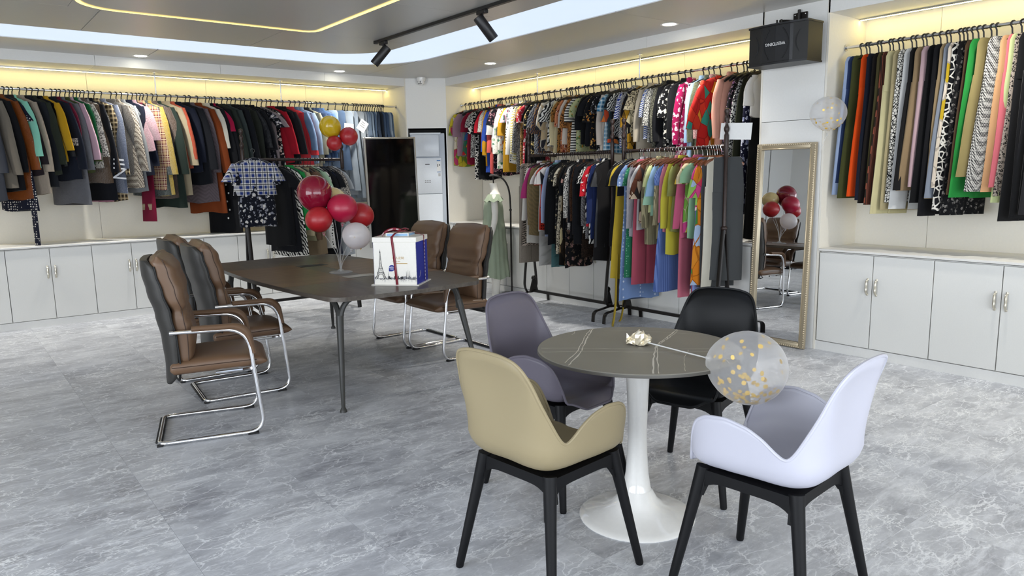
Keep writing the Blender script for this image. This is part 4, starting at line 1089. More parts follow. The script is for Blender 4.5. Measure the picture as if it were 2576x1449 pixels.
bd = ink([[(-.023+.022*math.cos(2*PI*k/24), .121+.022*math.sin(2*PI*k/24)) for k in range(24)], [(-.046, .098), (-.02, .098), (-.045, .122)]], M['blue_ink'], 'badge', y=-by-.0005)
for tt, z, sz in (('The', .133, .008), ('PERFECT', .124, .0095), ('CAKE', .114, .0105)):
    me = text_mesh(tt, sz, .0002); me.materials.append(M['white_ink']); link('lettering', me, bd, (-.024, -by-.0012, z), (PI/2, 0, 0))
rng = random.Random(3); sg = []
px, pz = 0, 0
for i in range(22):
    qx, qz = -.075+.030*i/22+rng.uniform(-.012, .012), .05+.045*i/22+rng.uniform(-.014, .014)
    if i: sg.append(quad(px, pz, qx, qz, .0006))
    px, pz = qx, qz
b = MB()
for p in sg: b.add([(bx+.0008, y, z) for y, z in p], [(0, 1, 2, 3)])
b.build('signature_print', M['white_ink'], rp, smooth=False)
b = MB()
for i in range(12): b.box(bx+.0072, bx+.0078, .040, .048, .02+.025*i, .034+.025*i)
b.build('ribbon_print', M['white_ink'], cb, smooth=False)['kind'] = 'stuff'

# ---- balloons
def balloon(name, c, r, axis, m, label, group, el=1.12, cm=None, conf=0, seed=0):
    o = thing(name, label, 'balloon', c, group=group)
    ax = Vector(axis).normalized()          # from knot to crown
    q = ax.to_track_quat('Z', 'Y').to_matrix().to_4x4()
    prof = []
    for i in range(25):
        t = PI*i/24; rr = math.sin(t); z = -math.cos(t)
        if z < 0: rr *= 1-.16*z*z*(1 if z < -.2 else .2); z *= 1.16 if el > 1 else 1
        prof.append((max(1e-4, r*rr), r*z*el/1.04))
    MB().lathe(prof, 40, cap=False).xf(q).build('skin', M[m], o, ang=180)
    MB().lathe([(.004, -.012), (.007, -.006), (.003, 0), (.009, .006), (.012, .010)], 10, (0, 0, -r*1.17*el/1.04-.004), cap=False).xf(q).build('knot', M[cm or m], o)
    if conf:
        rng = random.Random(seed); b = MB()
        down = Vector((0, 0, -1))
        for i in range(conf):
            while True:
                d = Vector((rng.gauss(0, 1), rng.gauss(0, 1), rng.gauss(0, 1))).normalized()
                if rng.random() < (.12 if d.z > -.2 else .3 if d.z > -.45 else 1): break
            p = d*r*(.965 if rng.random() < .7 else .90); n = (d+Vector((rng.gauss(0, .25), rng.gauss(0, .25), rng.gauss(0, .25)))).normalized()
            u = n.orthogonal().normalized(); v = n.cross(u); k = r*rng.uniform(.055, .075)
            b.add([p+u*k*math.cos(2*PI*j/10)+v*k*math.sin(2*PI*j/10) for j in range(10)], [tuple(range(10))])
        b.build('confetti', M['confetti'], o, smooth=False)['kind'] = 'stuff'
    return o
GB = 'balloons on the table stand'
SB = Vector((2.498, 5.394, .751))
bl = [('crimson', (2.335, 5.44, 1.385), .134, 'shiny dark crimson balloon at the top of the table bunch', 1.06),
      ('pinkred', (2.485, 5.28, 1.265), .116, 'rose red balloon in the middle front of the table bunch', 1.0),
      ('red', (2.315, 5.34, 1.183), .104, 'bright red balloon at the lower left of the table bunch', 1.0),
      ('red', (2.705, 5.42, 1.193), .108, 'red balloon at the right of the table bunch, before the screen', 1.0),
      ('milky_balloon', (2.57, 5.24, 1.046), .110, 'milky white confetti balloon low in the table bunch', 1.0),
      ('pale_gold', (2.53, 5.55, 1.315), .112, 'pale gold balloon hidden at the back of the table bunch', 1.0)]
bs = thing('balloon_stand', 'clear plastic balloon stand with thin sticks on the long table', 'stand', SB)
MB().lathe([(.0005, .0), (.085, .0), (.092, .006), (.085, .010), (.03, .012), (.014, .03), (.0005, .03)], 28, cap=False).build('base', M['clear_acrylic'], bs)
for k, (m, c, r, lab, el) in enumerate(bl):
    c = Vector(c); ax = (c-SB-Vector((0, 0, .05))); ax.z = max(ax.z, .2); ax = Vector((ax.x*.7, ax.y*.7, ax.z)).normalized()
    balloon('balloon', c, r, ax, m, lab, GB, el, conf=16 if m == 'milky_balloon' else 0, seed=k)
    kn = c-ax*(r*1.15*el)-SB
    MB().tube(catmull([(0.004*math.cos(k), .004*math.sin(k), .01), (kn.x*.25, kn.y*.25, kn.z*.5), kn], 5), .0032, 6).build('stick', M['clear_acrylic'], bs)
    MB().lathe([(.004, -.012), (.010, 0), (.014, .012)], 10, kn, cap=False).build('cup', M['clear_acrylic'], bs)
for k, (m, c, r, lab, el) in enumerate([('gold_balloon', (3.597, 7.848, 2.062), .118, 'shiny gold balloon tied above the small clothes rack', 1.12),
                                  ('red', (3.775, 7.764, 1.956), .104, 'red balloon right of the gold one over the small rack', 1.0),
                                  ('red', (3.614, 7.80, 1.880), .085, 'smallest red balloon below the gold one over the small rack', 1.0)]):
    d = Vector(c)-Vector((3.76, 7.98, 1.90)); balloon('balloon', c, r, (d.x, d.y, d.z+.02), m, lab, 'balloons tied to the small rack', el)
balloon('balloon', (5.575, 3.075, 1.925), .137, (0, 0, 1), 'clear_balloon', 'clear confetti balloon on the pillar edge below the loudspeaker', 'clear confetti balloons', 1.0, conf=60, seed=21)
tag(MB().tube(catmull([(5.575, 3.075, 1.765), (5.62, 3.13, 1.70), (5.69, 3.19, 1.62)], 5), .0016, 5).build('balloon_string', M['paper']), 'thin white string of the balloon by the mirror', 'string')
balloon('balloon', (2.345, 1.562, .765), .139, (.10, -.98, -.05), 'clear_balloon', 'clear balloon with gold confetti at the round table edge', 'clear confetti balloons', 1.08, conf=95, seed=5)
sk = tag(MB().tube([(2.352, 2.08, .775), (2.335, 1.73, .770)], .0028, 8).build('balloon_stick', M['paper']), 'thin white balloon stick lying on the round table', 'stick')
rng = random.Random(2); fo = MB(); rings = []
for i in range(9):
    t = i/8; ring = []
    for k in range(14):
        a = 2*PI*k/14; R = (.013+.020*abs(math.sin(PI*t*1.1)))*(1+.5*rng.uniform(-1, 1)); ring.append((R*math.cos(a), .105*t-.03, max(.001, .022+R*math.sin(a))))
    rings.append(ring)
fo.loft(rings).build('foil_wrap', M['foil'], None, (2.352, 2.085, .761), (0, 0, .55), smooth=False)
tag(bpy.data.objects['foil_wrap'], 'crumpled clear and gold foil around the stick end on the round table', 'foil')

tag(MB().ball((0, 0, .004), .006, 8, 6, (1.5, 1, .7)).build('scrap', M['ribbon'], None, (2.10, 2.42, 0)), 'tiny dark red scrap on the floor by the round table', 'scrap')
GARMENTS = [  # rail, x, y, rail height, turn, length, half thickness, cut, fabric, description, category, hanger
 ('left wall rail', 0.424, 9.25, 2.46, -49.8, 1.134, 0.0276, 'coat', 's:#3a3d45', 'charcoal wool coat', 'coat', 'b'),
 ('left wall rail', 0.511, 9.25, 2.46, -47.6, 0.996, 0.0324, 'coat', 's:#7c7468', 'taupe wool coat', 'coat', 'b'),
 ('left wall rail', 0.583, 9.25, 2.46, -46.7, 1.038, 0.0275, 'coat', 's:#141519', 'black coat', 'coat', 'b'),
 ('left wall rail', 0.643, 9.25, 2.46, -44.0, 1.122, 0.0224, 'coat', 'l:#86481f', 'rust suede fringed jacket', 'jacket', 'b'),
 ('left wall rail', 0.69, 9.25, 2.46, -47.7, 1.238, 0.0199, 'dress_l', 'dt:#181b2c:#e9e3d8:1.5', 'navy and white geometric dress', 'dress', 'b'),
 ('left wall rail', 0.73, 9.25, 2.46, -44.4, 0.879, 0.0173, 'coat', 's:#2d2428', 'dark plum coat', 'coat', 'b'),
 ('left wall rail', 0.764, 9.25, 2.46, -60.5, 0.798, 0.0173, 'coat', 's:#93dcc2', 'mint green coat', 'coat', 'b'),
 ('left wall rail', 0.825, 9.25, 2.46, -52.6, 1.077, 0.0271, 'coat', 'c:#b7a896', 'beige corduroy coat', 'coat', 'b'),
 ('left wall rail', 0.884, 9.25, 2.46, -44.0, 1.005, 0.0232, 'coat', 's:#22252a', 'dark slate jacket', 'jacket', 'b'),
 ('left wall rail', 0.932, 9.25, 2.46, -49.3, 0.881, 0.0232, 'coat', 's:#30352a', 'dark olive parka', 'coat', 'b'),
 ('left wall rail', 0.985, 9.25, 2.46, -44.8, 0.799, 0.0247, 'jacket', 'l:#131418', 'black leather jacket', 'jacket', 'b'),
 ('left wall rail', 1.041, 9.25, 2.46, -59.0, 0.738, 0.0263, 'jacket', 's:#c99a1d', 'mustard yellow jacket', 'jacket', 'b'),
 ('left wall rail', 1.109, 9.25, 2.46, -52.6, 0.934, 0.021, 'coat', 's:#1a1f2c', 'navy puffer coat with pale band', 'coat', 'b'),
 ('left wall rail', 1.152, 9.25, 2.46, -56.6, 0.717, 0.0168, 'jacket', 's:#6a1730', 'burgundy jacket', 'jacket', 'b'),
 ('left wall rail', 1.185, 9.25, 2.46, -51.2, 1.19, 0.0168, 'coat', 'l:#75757a', 'grey suede long coat', 'coat', 'b'),
 ('left wall rail', 1.232, 9.25, 2.46, -50.7, 0.852, 0.0199, 'coat', 's:#4b5130', 'olive green coat', 'coat', 'b'),
 ('left wall rail', 1.273, 9.25, 2.46, -60.8, 0.835, 0.0185, 'coat', 's:#cba8b6', 'pale pink wool coat', 'coat', 'b'),
 ('left wall rail', 1.309, 9.25, 2.46, -57.1, 0.76, 0.0157, 'jacket', 's:#1c6b3d', 'emerald green jacket', 'jacket', 'b'),
 ('left wall rail', 1.339, 9.25, 2.46, -56.0, 0.802, 0.0157, 'coat', 'lp:#d8d2c6:#17171a:#8a8378:1.5', 'black and white leopard coat', 'coat', 'b'),
 ('left wall rail', 1.369, 9.25, 2.46, -44.5, 0.965, 0.0157, 'coat', 'f:#6a4a22', 'brown velvet coat', 'coat', 'b'),
 ('left wall rail', 1.406, 9.25, 2.46, -47.2, 0.91, 0.0188, 'coat', 'p:#17181b:#8f8c86:#e2ded6:.55', 'black and white plaid coat', 'coat', 'b'),
 ('left wall rail', 1.452, 9.25, 2.46, -58.1, 1.169, 0.0218, 'coat', 's:#13151c', 'black coat with pink edging', 'coat', 'b'),
 ('left wall rail', 1.505, 9.25, 2.46, -46.7, 1.173, 0.0249, 'coat', 'p:#9a835f:#2d2823:#d8c8a6:.8', 'tan checked coat', 'coat', 'b'),
 ('left wall rail', 1.574, 9.25, 2.46, -58.5, 1.077, 0.0312, 'coat', 'f:#6d7893', 'blue-grey velour hoodie with white letters', 'hoodie', 'b'),
 ('left wall rail', 1.667, 9.25, 2.46, -49.9, 0.892, 0.0256, 'coat', 'f:#4c4337', 'dark brown teddy coat', 'coat', 'b'),
 ('left wall rail', 1.722, 9.25, 2.46, -58.7, 1.024, 0.0243, 'coat', 'tw:#e2d8c6:#3a2b22:#8a7766:.8', 'brown and cream houndstooth coat', 'coat', 'b'),
 ('left wall rail', 1.773, 9.25, 2.46, -61.0, 1.078, 0.0243, 'coat', 's:#878a8c', 'light grey wool coat', 'coat', 'b'),
 ('left wall rail', 1.833, 9.25, 2.46, -45.3, 0.903, 0.023, 'coat', 's:#151a2b', 'navy coat with grey fur collar', 'coat', 'b'),
 ('left wall rail', 1.881, 9.25, 2.46, -57.2, 0.621, 0.0215, 'coat', 'f:#c99aa5', 'pink fuzzy jacket', 'jacket', 'b'),
 ('left wall rail', 1.926, 9.25, 2.46, -57.1, 1.417, 0.0168, 'scarf', 's:#7e1636', 'crimson scarf with striped ends', 'scarf', 'b'),
 ('left wall rail', 1.958, 9.25, 2.46, -43.3, 1.054, 0.0168, 'coat', 'p:#6a3038:#b89a76:#d9c7a8:.6', 'maroon checked coat', 'coat', 'b'),
 ('left wall rail', 1.991, 9.25, 2.46, -45.3, 1.131, 0.0169, 'coat', 'f:#2a3a33', 'dark green boucle coat', 'coat', 'b'),
 ('left wall rail', 2.036, 9.25, 2.46, -55.8, 1.123, 0.0218, 'coat', 'f:#c8a720', 'bright yellow fur coat', 'coat', 'b'),
 ('left wall rail', 2.09, 9.25, 2.46, -43.7, 1.157, 0.0221, 'coat', 'f:#553920', 'brown fur coat', 'coat', 'b'),
 ('left wall rail', 2.136, 9.25, 2.46, -51.3, 1.263, 0.0221, 'coat', 's:#232f29', 'dark forest green coat', 'coat', 'b'),
 ('left wall rail', 2.229, 9.25, 2.46, -48.8, 1.138, 0.0258, 'jacket', 's:#ab9d81', 'khaki jacket', 'jacket', 'b'),
 ('left wall rail', 2.284, 9.25, 2.46, -57.3, 0.832, 0.0258, 'jacket', 'c:#bb573e', 'coral corduroy jacket', 'jacket', 'b'),
 ('left wall rail', 2.353, 9.25, 2.46, -44.1, 0.865, 0.0311, 'coat', 's:#171c2b', 'navy blazer', 'jacket', 'b'),
 ('left wall rail', 2.444, 9.25, 2.46, -48.6, 1.005, 0.023, 'coat', 's:#16181e', 'long black blazer', 'jacket', 'b'),
 ('left wall rail', 2.493, 9.25, 2.46, -43.6, 1.223, 0.023, 'coat', 'tw:#6d6165:#4c4247:#8a7f82:1.2', 'mauve-grey tweed coat', 'coat', 'b'),
 ('left wall rail', 2.577, 9.25, 2.46, -44.9, 1.344, 0.034, 'coat', 's:#803c18', 'rust-brown trench coat', 'coat', 'b'),
 ('left wall rail', 2.671, 9.25, 2.46, -55.6, 0.682, 0.0201, 'top', 's:#dad4c4', 'cream white blouse', 'blouse', 'b'),
 ('left wall rail', 2.712, 9.25, 2.46, -54.5, 1.001, 0.0148, 'coat', 's:#141519', 'plain black cardigan', 'cardigan', 'b'),
 ('left wall rail', 2.74, 9.25, 2.46, -58.0, 0.486, 0.0148, 'top', 's:#a6143f', 'crimson red blouse', 'blouse', 'b'),
 ('left wall rail', 2.776, 9.25, 2.46, -58.4, 1.601, 0.0184, 'coat', 's:#121318', 'long black coat with white buttons', 'coat', 'b'),
 ('left wall rail', 2.859, 9.25, 2.46, -59.8, 1.301, 0.0279, 'coat', 's:#2b322c', 'dark olive-grey coat', 'coat', 'b'),
 ('left wall rail', 2.92, 9.25, 2.46, -55.6, 1.198, 0.0225, 'coat', 's:#3a4240', 'greenish grey coat', 'coat', 'b'),
 ('left wall rail', 2.967, 9.25, 2.46, -50.1, 1.493, 0.0225, 'coat', 's:#111216', 'black long coat', 'coat', 'b'),
 ('left wall rail', 3.019, 9.25, 2.46, -60.9, 1.395, 0.0245, 'coat', 's:#15171d', 'black wool coat', 'coat', 'b'),
 ('left wall rail', 3.081, 9.25, 2.46, -48.8, 1.058, 0.0229, 'jacket', 's:#2a2d26', 'dark khaki jacket', 'jacket', 'b'),
 ('left wall rail', 3.129, 9.25, 2.46, -54.9, 0.696, 0.0229, 'jacket', 'l:#15161a', 'black leather biker jacket', 'jacket', 'b'),
 ('left wall rail', 3.202, 9.25, 2.46, -55.4, 0.72, 0.0326, 'jacket', 's:#131419', 'black bomber jacket', 'jacket', 'b'),
 ('left wall rail', 3.28, 9.25, 2.46, -46.3, 1.112, 0.0273, 'dress', 'fl:#15161c:#d8d0c8:#8a8490:1.3', 'black dress with pale floral print', 'dress', 'b'),
 ('left wall rail', 3.339, 9.25, 2.46, -52.3, 1.512, 0.0273, 'dress_l', 's:#8c7f80', 'dusty mauve long dress', 'dress', 'b'),
 ('left wall rail', 3.399, 9.25, 2.46, -55.3, 0.991, 0.0257, 'dress', 'fl:#101116:#e9e4dc:#c9a59a:1.0', 'black dress with white branches', 'dress', 'b'),
 ('left wall rail', 3.454, 9.25, 2.46, -52.3, 0.769, 0.0257, 'coat', 's:#a31326', 'bright red coat', 'coat', 'b'),
 ('left wall rail', 3.545, 9.25, 2.46, -48.3, 0.745, 0.0282, 'jacket', 's:#14151a', 'black zip jacket', 'jacket', 'b'),
 ('left wall rail', 3.606, 9.25, 2.46, -60.0, 0.77, 0.0282, 'jacket', 's:#1a1b1f', 'black hooded jacket', 'jacket', 'b'),
 ('left wall rail', 3.699, 9.25, 2.46, -43.4, 0.78, 0.0307, 'coat', 's:#cf3a42', 'coral red coat', 'coat', 'b'),
 ('left wall rail', 3.767, 9.25, 2.46, -60.6, 0.721, 0.0268, 'jacket', 'd:#3f5573:#7f95b3', 'blue denim jacket', 'jacket', 'b'),
 ('left wall rail', 3.825, 9.25, 2.46, -47.5, 0.771, 0.0268, 'jacket', 'd:#4a5f7d:#a9bad0', 'faded denim jacket', 'jacket', 'b'),
 ('left wall rail', 3.9, 9.25, 2.46, -45.8, 0.746, 0.0188, 'jacket', 's:#23242a', 'charcoal bomber jacket', 'jacket', 'b'),
 ('left wall rail', 3.937, 9.25, 2.46, -60.7, 0.772, 0.0188, 'jacket', 's:#a3a08a', 'pale khaki jacket', 'jacket', 'b'),
 ('left wall rail', 3.98, 9.25, 2.46, -46.8, 0.72, 0.0209, 'jacket', 'd:#1f2b42:#34435e', 'dark indigo denim jacket', 'jacket', 'b'),
 ('left wall rail', 4.056, 9.25, 2.46, -54.4, 0.746, 0.0255, 'jacket', 'd:#243450:#40557a', 'indigo denim jacket', 'jacket', 'b'),
 ('left wall rail', 4.111, 9.25, 2.46, -50.6, 0.721, 0.0255, 'jacket', 'd:#2c4468:#56739c', 'mid-blue denim jacket', 'jacket', 'b'),
 ('left wall rail', 4.221, 9.25, 2.46, -60.8, 0.928, 0.034, 'pants', 'd:#5d6f86:#8a9bb0', 'light blue jeans', 'jeans', 'b'),
 ('left wall rail', 4.322, 9.25, 2.46, -60.2, 0.877, 0.034, 'pants', 'd:#33435c:#55677f', 'dark blue jeans', 'jeans', 'b'),
 ('left wall rail', 4.429, 9.25, 2.46, -57.7, 1.143, 0.0153, 'pants', 'd:#7d8894:#a3acb5', 'grey-blue jeans', 'jeans', 'b'),
 ('left wall rail', 4.458, 9.25, 2.46, -43.8, 1.198, 0.0153, 'pants', 'd:#8f979e:#b6bcc2', 'pale grey jeans', 'jeans', 'b'),
 ('left wall rail', 4.498, 9.25, 2.46, -57.5, 1.235, 0.0198, 'pants', 'd:#6d7884:#98a2ad', 'washed grey jeans', 'jeans', 'b'),
 ('left wall rail', 4.579, 9.25, 2.46, -47.4, 1.282, 0.0178, 'pants', 'd:#8b9197:#aeb4ba', 'light grey wide jeans', 'jeans', 'b'),
 ('left wall rail', 4.614, 9.25, 2.46, -44.3, 1.3, 0.0155, 'pants', 'd:#7c838b:#9aa2ab', 'stone grey jeans', 'jeans', 'b'),
 ('left wall rail', 4.643, 9.25, 2.46, -44.0, 1.257, 0.0155, 'pants', 'd:#5f6c7c:#8b98a8', 'faded blue jeans', 'jeans', 'b'),
 ('left wall rail', 4.69, 9.25, 2.46, -54.8, 1.204, 0.018, 'pants', 'd:#4c5a6c:#7f8ea0', 'steel blue jeans', 'jeans', 'b'),
 ('left wall rail', 4.726, 9.25, 2.46, -54.6, 1.151, 0.018, 'pants', 'd:#6a7887:#93a1b0', 'soft blue jeans', 'jeans', 'b'),
 ('left wall rail', 4.761, 9.25, 2.46, -51.6, 1.152, 0.0157, 'pants', 'd:#3a4a60:#5f7189', 'deep blue jeans', 'jeans', 'b'),
 ('left wall rail', 4.791, 9.25, 2.46, -47.0, 1.153, 0.0157, 'pants', 'd:#8694a3:#aab6c2', 'bleached jeans', 'jeans', 'b'),
 ('left wall rail', 4.827, 9.25, 2.46, -59.1, 1.099, 0.0181, 'pants', 'd:#2a3240:#414c5d', 'blue-black jeans', 'jeans', 'b'),
 ('left wall rail', 4.863, 9.25, 2.46, -47.5, 1.1, 0.0182, 'pants', 'd:#1d2026:#2e333b', 'black jeans', 'jeans', 'b'),
 ('left wall rail', 4.899, 9.25, 2.46, -46.6, 1.101, 0.0183, 'pants', 'd:#35445a:#51637b', 'navy jeans', 'jeans', 'b'),
 ('left wall rail', 4.936, 9.25, 2.46, -45.5, 1.102, 0.0151, 'pants', 'd:#566a80:#8296ac', 'sky-washed jeans', 'jeans', 'b'),
 ('left wall rail', 4.964, 9.25, 2.46, -60.3, 1.048, 0.0127, 'pants', 'd:#2d3c52:#465872', 'ink blue jeans', 'jeans', 'b'),
 ('left wall rail', 4.986, 9.25, 2.46, -44.0, 1.022, 0.0127, 'pants', 'd:#6f7f90:#98a7b6', 'dusty blue jeans', 'jeans', 'b'),
 ('left wall rail', 5.008, 9.25, 2.46, -59.4, 0.995, 0.0127, 'pants', 'd:#7b8a99:#a7b3bf', 'pale denim jeans', 'jeans', 'b'),
 ('left wall rail', 5.03, 9.25, 2.46, -54.9, 0.968, 0.0127, 'pants', 'd:#445568:#6b7d91', 'slate blue jeans', 'jeans', 'b'),
 ('middle wall rail', 5.98, 3.9, 2.468, 172.6, 0.492, 0.019, 'tee', 's:#e9e6e0', 'white ruffled blouse', 'blouse', 'b'),
 ('middle wall rail', 5.98, 3.93, 2.468, 171.1, 1.584, 0.019, 'tank', 's:#0c0d0f', 'long black slip dress', 'dress', 'b'),
 ('middle wall rail', 5.98, 4.019, 2.468, 176.3, 1.37, 0.034, 'tank', 'fl:#171830:#8d93b8:#d8d9e6:1.2', 'navy slip dress with pale flowers', 'dress', 'b'),
 ('middle wall rail', 5.98, 4.094, 2.468, 179.9, 0.865, 0.0214, 'tank', 's:#2e3122', 'dark olive slip dress', 'dress', 'b'),
 ('middle wall rail', 5.98, 4.128, 2.468, 172.3, 0.864, 0.0214, 'tank', 'sp:#131418:#d6d4cf:.7', 'black slip dress with white dashes', 'dress', 'b'),
 ('middle wall rail', 5.98, 4.199, 2.468, 178.5, 0.935, 0.034, 'tank', 'fl:#101014:#8a5b86:#c9a0b8:2', 'black slip dress with small flowers', 'dress', 'b'),
 ('middle wall rail', 5.98, 4.259, 2.468, 171.3, 0.758, 0.034, 'top', 's:#dba08c', 'peach lace blouse', 'blouse', 'b'),
 ('middle wall rail', 5.98, 4.384, 2.468, 173.0, 0.768, 0.034, 'poncho', 'ab:#b3201c:#c8341f:#2f8a78:#d9902a:#e8ddb8:1.3', 'large red multicolour scarf-print blouse', 'blouse', 'b'),
 ('middle wall rail', 5.98, 4.455, 2.468, 172.5, 0.751, 0.0317, 'top', 'sp:#a5787a:#d0a9a4:1', 'dusty pink blouse', 'blouse', 'b'),
 ('middle wall rail', 5.98, 4.511, 2.468, 171.1, 0.861, 0.0317, 'top', 'f:#58602f', 'olive green fluffy top', 'blouse', 'b'),
 ('middle wall rail', 5.98, 4.575, 2.468, 170.9, 0.882, 0.034, 'top', 'd:#8fb1d6:#b4cde8', 'light blue denim shirt', 'shirt', 'b'),
 ('middle wall rail', 5.98, 4.727, 2.468, 178.5, 0.848, 0.034, 'top', 'fl:#a31352:#f0e4ea:#e6c9d6:1.1', 'magenta blouse with white flowers', 'blouse', 'b'),
 ('middle wall rail', 5.98, 4.793, 2.468, 169.4, 0.737, 0.034, 'top', 's:#141519', 'black blouse with pearl buttons', 'blouse', 'b'),
 ('middle wall rail', 5.98, 4.877, 2.468, 170.9, 0.719, 0.034, 'tee', 'fl:#101114:#ece9e2:#d8d4c8:1.1', 'black and white bold floral blouse', 'blouse', 'b'),
 ('middle wall rail', 5.98, 4.981, 2.468, 180.1, 0.755, 0.034, 'top', 's:#15161b', 'black crepe blouse', 'blouse', 'b'),
 ('middle wall rail', 5.98, 5.044, 2.468, 183.4, 0.753, 0.0275, 'top', 'sp:#3a3a32:#7d7b6c:1.2', 'dark olive speckled blouse', 'blouse', 'b'),
 ('middle wall rail', 5.98, 5.091, 2.468, 178.9, 0.679, 0.0256, 'tee', 'sp:#e6e4dc:#17181a:1.3', 'black and white pebble print blouse', 'blouse', 'b'),
 ('middle wall rail', 5.98, 5.134, 2.468, 176.0, 0.637, 0.0256, 'tee', 'w:#e4e2d4:#4058a0:1.2', 'white and blue patterned blouse', 'blouse', 'b'),
 ('middle wall rail', 5.98, 5.218, 2.468, 173.7, 0.746, 0.034, 'top', 's:#c9bda8', 'plain beige blouse', 'blouse', 'b'),
 ('middle wall rail', 5.98, 5.283, 2.468, 167.7, 0.608, 0.034, 'tee', 'lp:#d9caa8:#17130f:#5f4a30:1.4', 'cream leopard blouse', 'blouse', 'b'),
 ('middle wall rail', 5.98, 5.348, 2.468, 167.2, 0.716, 0.034, 'tee', 'ab:#161418:#c39128:#e6d9b0:#7c5a20:1.5', 'black and gold abstract blouse', 'blouse', 'b'),
 ('middle wall rail', 5.98, 5.452, 2.468, 178.2, 0.697, 0.0307, 'top', 'tw:#d8d5cf:#232428:#77757a:1.1', 'black and white tweed blouse', 'blouse', 'b'),
 ('middle wall rail', 5.98, 5.506, 2.468, 182.4, 0.711, 0.0307, 'tee', 'w:#e6e6ea:#2b3f8f:1', 'blue and white chevron blouse', 'blouse', 'b'),
 ('middle wall rail', 5.98, 5.582, 2.468, 177.7, 0.575, 0.0262, 'tee', 'z:#141518:#d9d6cf:1.7', 'black blouse with white strokes', 'blouse', 'b'),
 ('middle wall rail', 5.98, 5.627, 2.468, 179.8, 0.614, 0.019, 'tee', 's:#16171a', 'black ribbed top', 'blouse', 'b'),
 ('middle wall rail', 5.98, 5.657, 2.468, 176.4, 0.655, 0.019, 'tee', 'ab:#56737a:#d1502c:#3a4a50:#e07a3a:1.4', 'teal and orange print blouse', 'blouse', 'b'),
 ('middle wall rail', 5.98, 5.688, 2.468, 171.9, 0.754, 0.0195, 'tee', 'p:#9cc4d8:#2f6f96:#e8eff0:.9', 'sky blue checked blouse', 'blouse', 'b'),
 ('middle wall rail', 5.98, 5.766, 2.468, 176.2, 0.756, 0.0287, 'top', 's:#dccfc2', 'beige-cream blouse with striped cuff', 'blouse', 'b'),
 ('middle wall rail', 5.98, 5.816, 2.468, 176.8, 0.733, 0.019, 'tee', 'fl:#17181c:#e4e1da:#9a9aa0:1.3', 'black blouse with white petals', 'blouse', 'b'),
 ('middle wall rail', 5.98, 5.846, 2.468, 167.4, 0.602, 0.019, 'tee', 's:#0f1013', 'black tee', 'blouse', 'b'),
 ('middle wall rail', 5.98, 5.9, 2.468, 169.7, 0.712, 0.0311, 'tee', 'fl:#131215:#c9702a:#e0b060:1.3', 'black blouse with orange flowers', 'blouse', 'b'),
 ('middle wall rail', 5.98, 5.962, 2.468, 167.0, 0.661, 0.034, 'tee', 's:#17181c', 'black chiffon blouse', 'blouse', 'b'),
 ('middle wall rail', 5.98, 6.078, 2.468, 176.8, 0.636, 0.034, 'tee', 's:#131417', 'black tunic', 'blouse', 'b'),
 ('middle wall rail', 5.98, 6.164, 2.468, 179.7, 0.739, 0.0284, 'tee', 'fl:#b5b98a:#c98a2e:#5f7a4a:1.1', 'green and yellow floral blouse', 'blouse', 'b'),
 ('middle wall rail', 5.98, 6.213, 2.468, 169.8, 0.754, 0.0284, 'tee', 'hs:#e6e2d8:#17181b:1', 'black and white striped blouse', 'blouse', 'b'),
 ('middle wall rail', 5.98, 6.324, 2.468, 182.3, 0.734, 0.0256, 'tee', 'lp:#b4773f:#20160f:#6d431f:1.3', 'amber leopard blouse', 'blouse', 'b'),
 ('middle wall rail', 5.98, 6.368, 2.468, 177.2, 0.624, 0.0256, 'tee', 's:#ddd2c4', 'pale shell blouse', 'blouse', 'b'),
 ('middle wall rail', 5.98, 6.432, 2.468, 183.1, 0.721, 0.019, 'tee', 'fl:#c87f58:#e8d0bc:#7e3527:1.2', 'terracotta floral blouse', 'blouse', 'b'),
 ('middle wall rail', 5.98, 6.462, 2.468, 170.8, 0.746, 0.019, 'tee', 'lp:#9a6a33:#18120e:#40260f:1.1', 'dark brown leopard blouse', 'blouse', 'b'),
 ('middle wall rail', 5.98, 6.522, 2.468, 173.7, 0.726, 0.0339, 'top', 'c:#d9cba0', 'cream yellow pleated blouse', 'blouse', 'b'),
 ('middle wall rail', 5.98, 6.626, 2.468, 167.9, 0.648, 0.034, 'tee', 'z:#e6e4de:#17181b:1.2', 'black and white swirl blouse', 'blouse', 'b'),
 ('middle wall rail', 5.98, 6.736, 2.468, 171.8, 0.7, 0.034, 'tee', 'ab:#e0d8c8:#2b2b30:#c8b08a:1.5', 'cream and black abstract blouse', 'blouse', 'b'),
 ('middle wall rail', 5.98, 6.83, 2.468, 182.6, 0.721, 0.019, 'tee', 'z:#28304a:#8a6540:1.4', 'navy and brown tiger blouse', 'blouse', 'b'),
 ('middle wall rail', 5.98, 6.86, 2.468, 169.9, 0.719, 0.019, 'tee', 'z:#c4c4c4:#54565c:1.6', 'grey and white print blouse', 'blouse', 'b'),
 ('middle wall rail', 5.98, 6.947, 2.468, 176.1, 0.75, 0.034, 'tee', 'fl:#141417:#a98a45:#d8c48a:1.4', 'black blouse with gold flowers', 'blouse', 'b'),
 ('middle wall rail', 5.98, 7.061, 2.468, 184.4, 0.93, 0.019, 'dress', 's:#0f1013', 'black long dress', 'dress', 'b'),
 ('middle wall rail', 5.98, 7.091, 2.468, 168.5, 0.929, 0.019, 'tee', 'fl:#c0303f:#e8c9c4:#e9e0d8:1.5', 'red paisley blouse', 'blouse', 'b'),
 ('middle wall rail', 5.98, 7.195, 2.468, 184.0, 0.958, 0.0242, 'tee', 'lp:#a9814a:#1e1713:#5a3f22:1.2', 'tan leopard blouse', 'blouse', 'b'),
